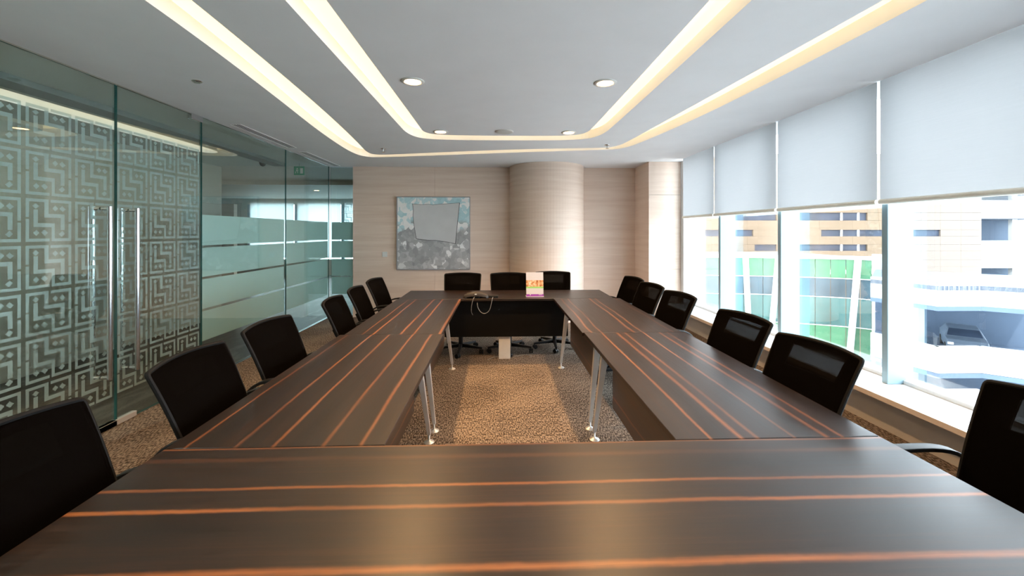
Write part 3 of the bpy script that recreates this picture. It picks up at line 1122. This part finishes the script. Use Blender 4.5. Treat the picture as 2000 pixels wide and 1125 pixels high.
        for i in range(k - 1):
            for q in range(4):
                r = (q + 1) % 4
                a.face((n0 + i * 4 + q, n0 + (i + 1) * 4 + q, n0 + (i + 1) * 4 + r, n0 + i * 4 + r))
        a.face([n0 + q for q in range(4)])
        a.face([n0 + (k - 1) * 4 + q for q in reversed(range(4))])
        a.build('armrest', 'black_plastic', root, bevel=0.004, local=True, smooth=True)
    return root


proto = chair_proto()
BACK = 0.335          # distance from the gas lift to the top of the backrest
GRP = 'black office chairs around the tables'
seats = []
for (yy, xt, rz, l) in ((1.19, -1.42, 0, 'black office chair at the lower left corner, cut by the frame'),
                        (1.915, -1.415, 2, 'black office chair beside the glass door handles, second from the camera on the left'),
                        (2.55, -1.43, -3, 'black office chair third from the camera along the glass wall, gap in front of it'),
                        (3.46, -1.385, 4, 'black office chair on the left beside the joint of the two side tables'),
                        (4.10, -1.42, 3, 'black office chair second from the far end of the glass-wall row'),
                        (4.80, -1.455, -4, 'black office chair at the far end of the glass-wall row, under the light switch')):
    seats.append((xt + BACK, yy, -90 + rz, l))
for (yy, xt, rz, l) in ((4.84, 1.665, 8, 'black office chair at the far end of the window row, before the wood pier'),
                        (4.225, 1.65, 8, 'black office chair second from the far end of the window row'),
                        (3.575, 1.66, 9, 'black office chair third from the far end of the window row'),
                        (2.625, 1.66, 8, 'black office chair on the window side with small pale patch on its backrest'),
                        (1.945, 1.60, 6, 'large black office chair on the window side, second from the camera'),
                        (1.22, 1.88, 4, 'black office chair at the right edge of the photo, its curved armrest over the floor')):
    seats.append((xt - BACK, yy, 90 + rz, l))
for (xx, yt, rz, l) in ((-0.463, 5.49, 0, 'black office chair at the far table, nearest the grey picture'),
                        (0.150, 5.50, 1, 'black office chair in the middle behind the far table, left of the brochure'),
                        (0.742, 5.655, -3, 'black office chair behind the far table before the round column')):
    seats.append((xx, yt - BACK, 180 + rz, l))
rng = random.Random(4)
for i, (x, y, a, l) in enumerate(seats):
    c = proto if i == 0 else copy_tree(proto)
    c.location = (x, y, 0)
    c.rotation_euler = (0, 0, R(a))
    tag(c, l, 'chair', GRP)

# ================================================================== THINGS ON THE FAR TABLE
ph = thing('conference_phone', (-0.25, 4.76, TOP), 'grey arched conference phone on the far table', 'phone')
m = MB()
K = 16
secs = []
for j, (y, sc_) in enumerate(((-0.085, 0.90), (-0.075, 1.0), (0.03, 0.92), (0.11, 0.5), (0.12, 0.42))):
    top, bot = [], []
    for i in range(K + 1):
        u = 2 * i / K - 1
        zt = 0.074 - 0.040 * u * u - (0.012 if j in (0, 4) else 0)
        zb = 0.026 - 0.020 * u * u
        top.append((-0.25 + 0.142 * sc_ * u, 4.76 + y, TOP + zt * (1.0 if j < 3 else 0.85)))
        bot.append((-0.25 + 0.142 * sc_ * u, 4.76 + y, TOP + zb))
    secs.append(top + bot[::-1])
n = len(secs[0])
for s in secs:
    m.v += s
for j in range(len(secs) - 1):
    for i in range(n):
        k = (i + 1) % n
        m.face((j * n + i, j * n + k, (j + 1) * n + k, (j + 1) * n + i))
m.face(list(range(n)))
m.face([(len(secs) - 1) * n + i for i in reversed(range(n))])
body = m.build('body', 'phone_grey', ph, smooth=True)
for fx, fy in ((-0.37, 4.70), (-0.13, 4.70), (-0.25, 4.85)):
    MB().lathe([(0.016, 0.0), (0.018, 0.004), (0.014, 0.022)], (fx, fy, TOP), 12).build('foot', 'rubber', ph, smooth=True)
MB().box((-0.262, 4.6735, TOP + 0.046), (-0.238, 4.6755, TOP + 0.056)).build('badge', 'white_plastic', body)
MB().box((-0.30, 4.70, TOP + 0.0), (-0.20, 4.80, TOP + 0.03)).build('underside', 'black_plastic', ph, bevel=0.004)
bx = thing('control_box', (-0.055, 4.76, TOP), 'small black control box beside the conference phone', 'box')
MB().box((-0.115, 4.72, TOP), (0.005, 4.80, TOP + 0.024)).build('body', 'black_plastic', bx, bevel=0.004)
MB().box((-0.10, 4.735, TOP + 0.0245), (-0.01, 4.785, TOP + 0.027)).build('keypad', 'phone_grey', bx)
c1 = MB().tube(chaikin([(-0.262, 4.69, TOP + 0.02), (-0.272, 4.655, TOP + 0.008), (-0.285, 4.650, TOP - 0.02), (-0.298, 4.652, TOP - 0.09), (-0.30, 4.66, TOP - 0.15), (-0.285, 4.70, TOP - 0.19)], 3), 0.0032, 8).build('phone_cable', 'cord_grey', smooth=True, loc=(-0.262, 4.69, TOP))
tag(c1, 'short grey cable hanging over the table edge below the phone', 'cable')
c2 = MB().tube(chaikin([(-0.235, 4.715, TOP - 0.05), (-0.232, 4.652, TOP - 0.05), (-0.225, 4.65, TOP - 0.10), (-0.19, 4.65, TOP - 0.155), (-0.14, 4.65, TOP - 0.17), (-0.09, 4.65, TOP - 0.13), (-0.072, 4.65, TOP - 0.05), (-0.062, 4.65, TOP + 0.004), (-0.055, 4.70, TOP + 0.008), (-0.055, 4.722, TOP + 0.010)], 3), 0.0032, 8).build('phone_cable', 'cord_grey', smooth=True, loc=(-0.055, 4.722, TOP))
tag(c2, 'grey cable looping down from the small black control box', 'cable')

# brochure stand
br = thing('brochure_stand', (0.436, 4.79, TOP), 'upright brochure with food photo, green and purple bands on the far table', 'brochure')
card = MB().box((-0.101, -0.003, 0.0), (0.101, 0.003, 0.28)).build('card', 'brochure_print', br, local=True)
card.location = (0, 0, 0.006)
card.rotation_euler = (R(-8), 0, 0)
st = MB().box((-0.105, -0.01, 0.0), (0.105, 0.09, 0.005)).box((-0.035, 0.042, 0.004), (0.035, 0.046, 0.23), mat=Matrix.Translation((0, 0.035, 0)) @ Matrix.Rotation(R(12), 4, 'X'))
st.build('stand', 'white_plastic', br, local=True)
mk = MB().box((-0.06, -0.0038, 0.012), (-0.048, -0.0031, 0.022)).build('logo', 'white_plastic', card, local=True)
MB().box((0.045, -0.0038, 0.015), (0.085, -0.0031, 0.019)).build('caption', 'white_plastic', card, local=True)

# cables on the carpet under the far table
fc = MB().tube(chaikin([(-0.12, 4.80, 0.004), (-0.06, 4.88, 0.004), (0.0, 4.93, 0.004), (0.2, 4.92, 0.004), (0.32, 4.96, 0.012), (0.42, 4.93, 0.004), (0.38, 4.89, 0.004)], 3), 0.004, 6).build('floor_cable', 'cord_grey', smooth=True, loc=(-0.12, 4.80, 0))
tag(fc, 'thin pale cable lying on the carpet around the cable riser', 'cable')

# ================================================================== WALL THINGS
pt = thing('wall_picture', (-1.13, YB, 1.477), 'square grey and teal abstract canvas on the beige wall', 'painting')
MB().box((-1.777, YB - 0.045, 0.834), (-0.488, YB - 0.0005, 2.122)).build('canvas', 'canvas_edge', pt, bevel=0.003, bseg=1)
MB().box((-1.757, YB - 0.0465, 0.850), (-0.498, YB - 0.0445, 2.108)).build('paint_layer', 'collage_paint', pt)
PW = [(806, 398.5), (826, 400), (838, 399), (845, 400.5), (860, 398.8), (878, 398), (897, 396.5), (893.5, 430), (889, 475.5), (872, 472), (850, 469), (838, 469), (813.5, 466), (809, 440), (807, 420), (807.8, 411)]
for nm, mt, gy, grow in (('outline', 'patch_line', 0.0480, 1.022), ('paper_patch', 'patch_grey', 0.0500, 1.0)):
    pts = [PY(x, y, YB - gy) for x, y in PW]
    cx_ = sum(p.x for p in pts) / len(pts)
    cz_ = sum(p.z for p in pts) / len(pts)
    m = MB()
    n = len(pts)
    for yy in (YB - gy, YB - gy + 0.0015):
        for p in pts:
            m.v.append((cx_ + (p.x - cx_) * grow, yy, cz_ + (p.z - cz_) * grow))
    m.face(list(range(n)))
    m.face([n + i for i in reversed(range(n))])
    for i in range(n):
        k = (i + 1) % n
        m.face((i, k, n + k, n + i))
    m.build(nm, mt, pt)
sw = thing('light_switch', (-1.99, YB, 1.10), 'white square light switch on the beige wall left of the picture', 'switch')
MB().box((-2.035, YB - 0.009, 1.06), (-1.945, YB - 0.0005, 1.15)).build('plate', 'white_plastic', sw, bevel=0.003)
MB().box((-2.015, YB - 0.013, 1.08), (-1.965, YB - 0.008, 1.13)).build('rocker', 'white_plastic', sw, bevel=0.002)


# ================================================================== CEILING THINGS
def downlight(x, y, label, power=49, warm=(1.0, 0.58, 0.25)):
    root = thing('downlight', (x, y, CEIL), label, 'ceiling light', 'recessed ceiling downlights')
    MB().lathe([(0.060, -0.004), (0.066, -0.009), (0.082, -0.008), (0.088, -0.003), (0.088, 0.0)], (x, y, CEIL), 28).build('trim_ring', 'white_plastic', root, smooth=True)
    MB().lathe([(0.060, -0.0042), (0.060, -0.0058)], (x, y, CEIL), 28).build('lens', 'downlight_glow', root)
    ld = bpy.data.lights.new('bulb', 'SPOT')
    ld.energy = power
    ld.color = warm
    ld.spot_size = R(128)
    ld.spot_blend = 0.8
    ld.shadow_soft_size = 0.035
    lo = bpy.data.objects.new('bulb', ld)
    col.objects.link(lo)
    lo.parent = root
    lo.location = (0, 0, -0.05)


downlight(-0.648, 3.15, 'round recessed downlight near the left cove, the larger one in view')
downlight(0.828, 3.13, 'round recessed downlight near the right cove, the larger one in view')
downlight(-0.655, 4.72, 'small round downlight at the far left corner of the central ceiling')
downlight(0.82, 4.70, 'small round downlight at the far right corner of the central ceiling')
downlight(-0.648, 1.58, 'round downlight above the foreground table on the glass-door side, out of frame', 24)
downlight(0.828, 1.56, 'round downlight above the foreground table on the window side, out of frame', 30)
downlight(-3.5, 0.6, 'round fill lamp added in the corridor, left of the frame', 220, (1.0, 0.93, 0.84))  # out-of-frame lamp added to brighten the corridor
downlight(-5.8, 8.5, 'round fill lamp added at the corridor corner far behind the glass', 110, (1.0, 0.93, 0.84))  # added fill, lifts the light behind the frosted glass
downlight(-5.0, 11.5, 'round fill lamp added in the far room behind two glass walls', 160, (1.0, 0.93, 0.84))  # added fill for the far room, no such fitting known

sp = thing('ceiling_speaker', (0.076, 4.69, CEIL), 'round pale ceiling speaker between the two far downlights', 'speaker')
MB().lathe([(0.085, -0.012), (0.097, -0.010), (0.105, -0.004), (0.105, 0.0)], (0.076, 4.69, CEIL), 28).build('rim', 'off_white', sp, smooth=True)
MB().lathe([(0.02, -0.0165), (0.06, -0.0155), (0.085, -0.0125)], (0.076, 4.69, CEIL), 28).build('grille', 'off_white', sp, smooth=True)


def sprinkler(x, y, label, drop=0.045):
    root = thing('sprinkler', (x, y, CEIL), label, 'sprinkler', 'ceiling sprinklers')
    MB().lathe([(0.032, -0.005), (0.036, 0.0)], (x, y, CEIL), 16).build('escutcheon', 'steel', root, smooth=True)
    MB().lathe([(0.005, -drop), (0.007, -drop * 0.66), (0.010, -0.005)], (x, y, CEIL), 10).build('nozzle', 'steel', root, smooth=True)
    MB().lathe([(0.022, -drop - 0.004), (0.024, -drop - 0.001), (0.006, -drop)], (x, y, CEIL), 14).build('deflector', 'steel', root, smooth=True)


sprinkler(-1.58, 5.72, 'small steel sprinkler by the left bend of the outer cove')
sprinkler(1.446, 5.365, 'small steel sprinkler by the right bend of the outer cove')
sprinkler(-2.295, 3.21, 'tiny steel sprinkler on the ceiling above the glass doors', 0.008)


def diffuser(y0, y1, label):
    xc = -2.80
    root = thing('air_diffuser', (xc, (y0 + y1) / 2, CEIL), label, 'vent', 'linear air diffusers beside the glass wall')
    f = MB()
    for a, b_ in (((xc - 0.062, y0), (xc - 0.052, y1)), ((xc + 0.052, y0), (xc + 0.062, y1)), ((xc - 0.052, y0), (xc + 0.052, y0 + 0.01)), ((xc - 0.052, y1 - 0.01), (xc + 0.052, y1))):
        f.box((*a, CEIL - 0.006), (*b_, CEIL - 0.0005))
    f.build('frame', 'white_plastic', root)
    MB().box((xc - 0.052, y0 + 0.01, CEIL - 0.0015), (xc + 0.052, y1 - 0.01, CEIL - 0.0005)).build('slot_void', 'dark_gap', root)
    for k in range(3):
        x = xc - 0.030 + k * 0.030
        mt = Matrix.Translation((x, 0, CEIL - 0.004)) @ Matrix.Rotation(R(18), 4, 'Y')
        MB().box((-0.009, y0 + 0.01, -0.0012), (0.009, y1 - 0.01, 0.0012), mat=mt).build('slat', 'white_plastic', root)


diffuser(4.46, 5.68, 'slotted white air diffuser by the glass wall, the nearer of two')
diffuser(5.97, 7.24, 'slotted white air diffuser by the glass wall, the farther one')

# corridor things
ex = thing('exit_sign', (-3.33, 7.0, 2.55), 'small green exit sign hanging in the corridor behind the glass', 'sign')
MB().box((-3.415, 6.99, 2.455), (-3.245, 7.005, 2.60)).build('plate', 'exit_green', ex)
MB().box((-3.335, 6.993, 2.60), (-3.325, 7.002, CEIL)).build('hanger', 'steel', ex)
# running figure, doorway
fg = MB()
for a, b_ in (((-3.375, 2.515), (-3.355, 2.545)), ((-3.357, 2.485), (-3.349, 2.520)), ((-3.392, 2.483), (-3.382, 2.512)), ((-3.355, 2.530), (-3.335, 2.538))):
    fg.box((a[0], 6.9885, a[1]), (b_[0], 6.9895, b_[1]))
fg.lathe([(0.012, 0), (0.012, 0.001)], (-3.36, 6.9895, 2.562), 12, Matrix.Rotation(R(90), 4, 'X'))
fg.build('running_figure', 'white_plastic', ex)
MB().box((-3.31, 6.9885, 2.48), (-3.265, 6.9895, 2.57)).build('doorway_mark', 'white_plastic', ex)
dm = thing('dome_camera', (-3.82, 6.8, CEIL), 'black dome camera on the corridor ceiling behind the glass', 'camera')
MB().lathe([(0.05, -0.03), (0.055, 0.0)], (-3.82, 6.8, CEIL), 16).build('mount', 'black_plastic', dm, smooth=True)
MB().lathe([(0.005, -0.085), (0.03, -0.075), (0.045, -0.05), (0.048, -0.03)], (-3.82, 6.8, CEIL), 16).build('dome', 'black_plastic', dm, smooth=True)

# ================================================================== OUTSIDE
tag(MB().box((3.6, -60, -14.2), (140, 120, -14.0)).build('ground', 'asphalt'), kind='structure')


def pbox(parent, name, mat, x0, y0, x1, y1, Y, d0=0.0, d1=0.5):
    """a box on the plane Y=const whose front rectangle spans the two points; d0..d1 = depth range behind the plane"""
    a, b_ = PY(x0, y0, Y), PY(x1, y1, Y)
    return MB().box((min(a.x, b_.x), Y + d0, min(a.z, b_.z)), (max(a.x, b_.x), Y + d1, max(a.z, b_.z))).build(name, mat, parent)


YO = 45.0
a = PY(1250, 300, YO)
b_ = PY(1917, 800, YO)
ob = thing('office_building', ((a.x + b_.x) / 2, YO + 5, -14.0), 'tan office building with rows of strip windows across the street', 'building')
MB().box((a.x, YO + 0.25, -14), (b_.x, YO + 12, a.z)).build('core', 'facade_cream', ob)
# facade cladding panels between the window rows (row edges in photo pixels)
rows = [(300, 352, None), (352, 382, None), (382, 415.5, None), (415.5, 430.5, 'w0'), (430.5, 449, None), (449, 461.5, 'w1'), (461.5, 477.5, None), (477.5, 490, 'w2'), (490, 507.5, None), (507.5, 521, 'w3'), (521, 536, None), (536, 560, None), (560, 640, None), (640, 760, None)]
wins = {'w0': [(1350, 1369), (1433, 1517), (1555, 1694)], 'w1': [(1350, 1471), (1604, 1735), (1774, 1837)], 'w2': [(1474, 1517), (1520, 1694)], 'w3': [(1350, 1366), (1433, 1694)]}
seams = [1250, 1320, 1390, 1460, 1530, 1600, 1665, 1735, 1799, 1837, 1877, 1917]
for y0, y1, k in rows:
    segs = [(p, q) for p, q in zip(seams, seams[1:])]
    for p, q in segs:
        pieces = [(p, q)]
        if k:
            for w0, w1 in wins[k]:
                out = []
                for u0, u1 in pieces:
                    if w1 <= u0 or w0 >= u1:
                        out.append((u0, u1))
                    else:
                        if w0 > u0:
                            out.append((u0, w0))
                        if w1 < u1:
                            out.append((w1, u1))
                pieces = out
        for u0, u1 in pieces:
            if u1 - u0 > 0.6:
                pbox(ob, 'panel', 'facade_tan' if p < 1735 else 'facade_cream', u0 + 0.12, y0 + 0.12, u1 - 0.12, y1 - 0.12, YO, 0.0, 0.249)
    if k:
        for w0, w1 in wins[k]:
            wn = pbox(ob, 'window', 'facade_glass', w0, y0, w1, y1, YO, 0.18, 0.248)
            for xm in ([1645, 1678] if w1 - w0 > 100 else []):
                if w0 < xm < w1:
                    o = pbox(ob, 'window_post', 'white_metal', xm - 1.8, y0, xm + 1.8, y1, YO, 0.08, 0.18)
pbox(ob, 'ledge', 'white_metal', 1250, 528, 1760, 534, YO, -0.4, 0.0)

# white banded block to its right
wbk = thing('banded_building', (58, 44, -14.0), 'white banded block with dark open storeys at the right edge', 'building')
YW = 45.0
aw, bw = PY(1917.5, 300, YW), PY(2090, 700, YW)
MB().box((aw.x, YW + 5.0, -14), (bw.x, YW + 9, aw.z)).build('core', 'concrete_deck', wbk)
for y0, y1 in ((300, 376), (391, 427), (470, 523), (551, 610)):
    pbox(wbk, 'parapet', 'concrete_white', 1917.5, y0, 2090, y1, YW, 0.0, 0.3)
for y0 in (374, 425, 521, 606):
    pbox(wbk, 'floor_slab', 'concrete_deck', 1917.5, y0, 2090, y0 + 3, YW, 0.3, 5.0)
for y0, y1 in ((376, 391), (427, 470), (523, 551)):
    for xp in (1990, 2060):
        pbox(wbk, 'post', 'concrete_white', xp, y0, xp + 10, y1, YW, 0.6, 1.0)
pbox(wbk, 'end_wall', 'concrete_deck', 1917.5, 300, 1919, 640, YW, 0.3, 5.0)

# curved green glass block
gb = thing('curved_glass_building', (26, 38, -14.0), 'curved green glass building with leaning white columns below the office block', 'building')
plan = [(1290, 38.7), (1330, 38.5), (1368, 38.4), (1410, 38.2), (1452, 38.0), (1490, 37.7), (1528, 37.3), (1562, 36.9), (1592, 36.5), (1622, 36.1), (1652, 35.6), (1680, 35.1), (1703, 34.6)]


def plan_pt(x, dep, off=0.0):
    v = ray(x, 453)
    v = Vector((v.x, v.y, 0))
    # dep is the distance along the viewing axis
    fwd = Vector((math.sin(YAW), math.cos(YAW), 0))
    k = dep / v.dot(fwd)
    return v * k + fwd * off


P = [plan_pt(x, d) for x, d in plan]
lev = [(-2.35, -2.15, 'white_metal'), (-2.40, -4.02, 'green_spandrel'), (-4.10, -5.70, 'pale_glass'), (-5.78, -8.20, 'aqua_glass'), (-8.28, -11.0, 'green_spandrel'), (-11.08, -15.4, 'aqua_glass')]


def wall_strip(parent, name, p, q, z0, z1, off, th, mat):
    d = (q - p).normalized()
    nrm = Vector((d.y, -d.x, 0))
    a0, a1 = p + nrm * off, q + nrm * off
    b0, b1 = p + nrm * (off - th), q + nrm * (off - th)
    m = MB()
    m.hexa([(a0.x, a0.y, z0), (a1.x, a1.y, z0), (b1.x, b1.y, z0), (b0.x, b0.y, z0)], [(a0.x, a0.y, z1), (a1.x, a1.y, z1), (b1.x, b1.y, z1), (b0.x, b0.y, z1)])
    return m.build(name, mat, parent)


for (p, q) in zip(P, P[1:]):
    d = (q - p).normalized() * 0.025
    for z1, z0, mt in lev[1:]:
        wall_strip(gb, 'glass_panel', p + d, q - d, max(z0, -14.0) + CAM_H, z1 + CAM_H, 0.0, 0.15, mt)
    for z1 in (-2.25, -4.06, -5.74, -8.24, -11.04):
        big = z1 == -2.25
        wall_strip(gb, 'band', p, q, z1 - (0.14 if big else 0.03) + CAM_H, z1 + (0.16 if big else 0.03) + CAM_H, 0.12 if big else 0.06, 0.3, 'white_metal')
# flat roof and side wall
m = MB()
n = len(P)
back = [Vector((p.x, 44.4, 0)) for p in (P[-1], P[0])]
poly = [(p.x, p.y) for p in P] + [(back[0].x, back[0].y), (back[1].x, back[1].y)]
m.prism(poly, -2.2 + CAM_H - 0.2, -2.2 + CAM_H)
m.build('roof', 'concrete_white', gb)
wall_strip(gb, 'end_wall', P[-1], P[-1] + (P[-1] - P[-2]).normalized() * 1.6, -14, -2.1 + CAM_H, 0.1, 6.0, 'concrete_white')
for xt, xb in ((1372, 1362), (1456, 1462), (1520, 1508), (1676, 1664)):
    def dep_at(x):
        for (xa, da), (xb_, db) in zip(plan, plan[1:]):
            if xa <= x <= xb_:
                return da + (db - da) * (x - xa) / (xb_ - xa)
        return 36
    t_, b2 = plan_pt(xt, dep_at(xt) - 0.5), plan_pt(xb, dep_at(xb) - 0.5)
    dirv = (b2 - t_)
    bot = t_ + dirv * 2.2
    MB().cyl((bot.x, bot.y, -14), (t_.x, t_.y, -2.3 + CAM_H), 0.24, seg=12).build('leaning_column', 'white_metal', gb, smooth=True)

# parking structure with folded parapets
pk = thing('parking_garage', (26, 22, -14.0), 'white parking garage with folded parapets beyond the right window', 'building')
gplan = [(1700, 25.2), (1773, 23.35), (1831, 22.0), (1918, 22.05), (2000, 21.15), (2110, 20.0)]
G_ = [plan_pt(x, d) for x, d in gplan]
for (p, q) in zip(G_, G_[1:]):
    for z1, z0 in ((-2.75, -4.02), (-6.18, -7.6), (-8.52, -11.2)):
        wall_strip(pk, 'parapet', p, q, z0 + CAM_H, z1 + CAM_H, 0.0, 0.25, 'concrete_white')
fw_ = Vector((math.sin(YAW + 0.75), math.cos(YAW + 0.75), 0))
deep = [p + fw_ * 9 for p in (G_[-1], G_[0])]
poly = [(p.x, p.y) for p in G_] + [(deep[0].x, deep[0].y), (deep[1].x, deep[1].y)]
for z, nm in ((-2.9, 'roof_deck'), (-4.0, 'deck'), (-7.62, 'deck'), (-11.2, 'deck')):
    MB().prism(poly, z - 0.25 + CAM_H, z + CAM_H).build(nm, 'concrete_deck', pk)
wall_strip(pk, 'rear_wall', deep[1], deep[0], -14, -2.9 + CAM_H, 0.0, 0.3, 'concrete_deck')
p = G_[1].lerp(G_[4], 0.12) + fw_ * 3.2
MB().box((p.x - 0.2, p.y - 0.2, -14), (p.x + 0.2, p.y + 0.2, -3.0 + CAM_H)).build('pillar', 'concrete_white', pk)

# parked car on the middle deck
cp = plan_pt(1880, 26.5)
zc = -7.62 + CAM_H
car = thing('car', (cp.x, cp.y, zc), 'grey car parked inside the garage, facing the street', 'car')
prof = [(-2.1, 0.35), (-2.15, 0.75), (-1.9, 0.95), (-1.0, 1.02), (-0.45, 1.45), (0.9, 1.5), (1.7, 1.05), (2.15, 0.98), (2.2, 0.4), (1.7, 0.3), (-1.6, 0.3)]
m = MB()
k = len(prof)
for sx, inset in ((-0.88, 0), (0.88, 0)):
    for y, z in prof:
        w = sx * (0.80 if z > 1.2 else 1.0)
        m.v.append((w, y, z))
m.face(list(range(k)))
m.face([k + i for i in reversed(range(k))])
for i in range(k):
    j = (i + 1) % k
    m.face((i, j, k + j, k + i))
m.build('body', 'car_paint', car, local=True, bevel=0.04)
MB().hexa([(-0.78, -0.99, 1.03), (0.78, -0.99, 1.03), (0.78, -0.93, 1.03), (-0.78, -0.93, 1.03)], [(-0.66, -0.50, 1.42), (0.66, -0.50, 1.42), (0.66, -0.44, 1.42), (-0.66, -0.44, 1.42)]).build('windscreen', 'facade_glass', car, local=True)
for sx in (-1, 1):
    MB().box((sx * 0.72 - 0.13, -2.17, 0.66), (sx * 0.72 + 0.13, -2.05, 0.80)).build('headlamp', 'white_metal', car, local=True)
    for yy in (-1.35, 1.35):
        MB().cyl((sx * 0.74, yy, 0.32), (sx * 0.92, yy, 0.32), 0.32, seg=18).build('wheel', 'rubber', car, local=True, smooth=True)
MB().box((-0.5, -2.19, 0.42), (0.5, -2.1, 0.60)).build('grille', 'dark_gap', car, local=True)
car.rotation_euler = (0, 0, R(-44))
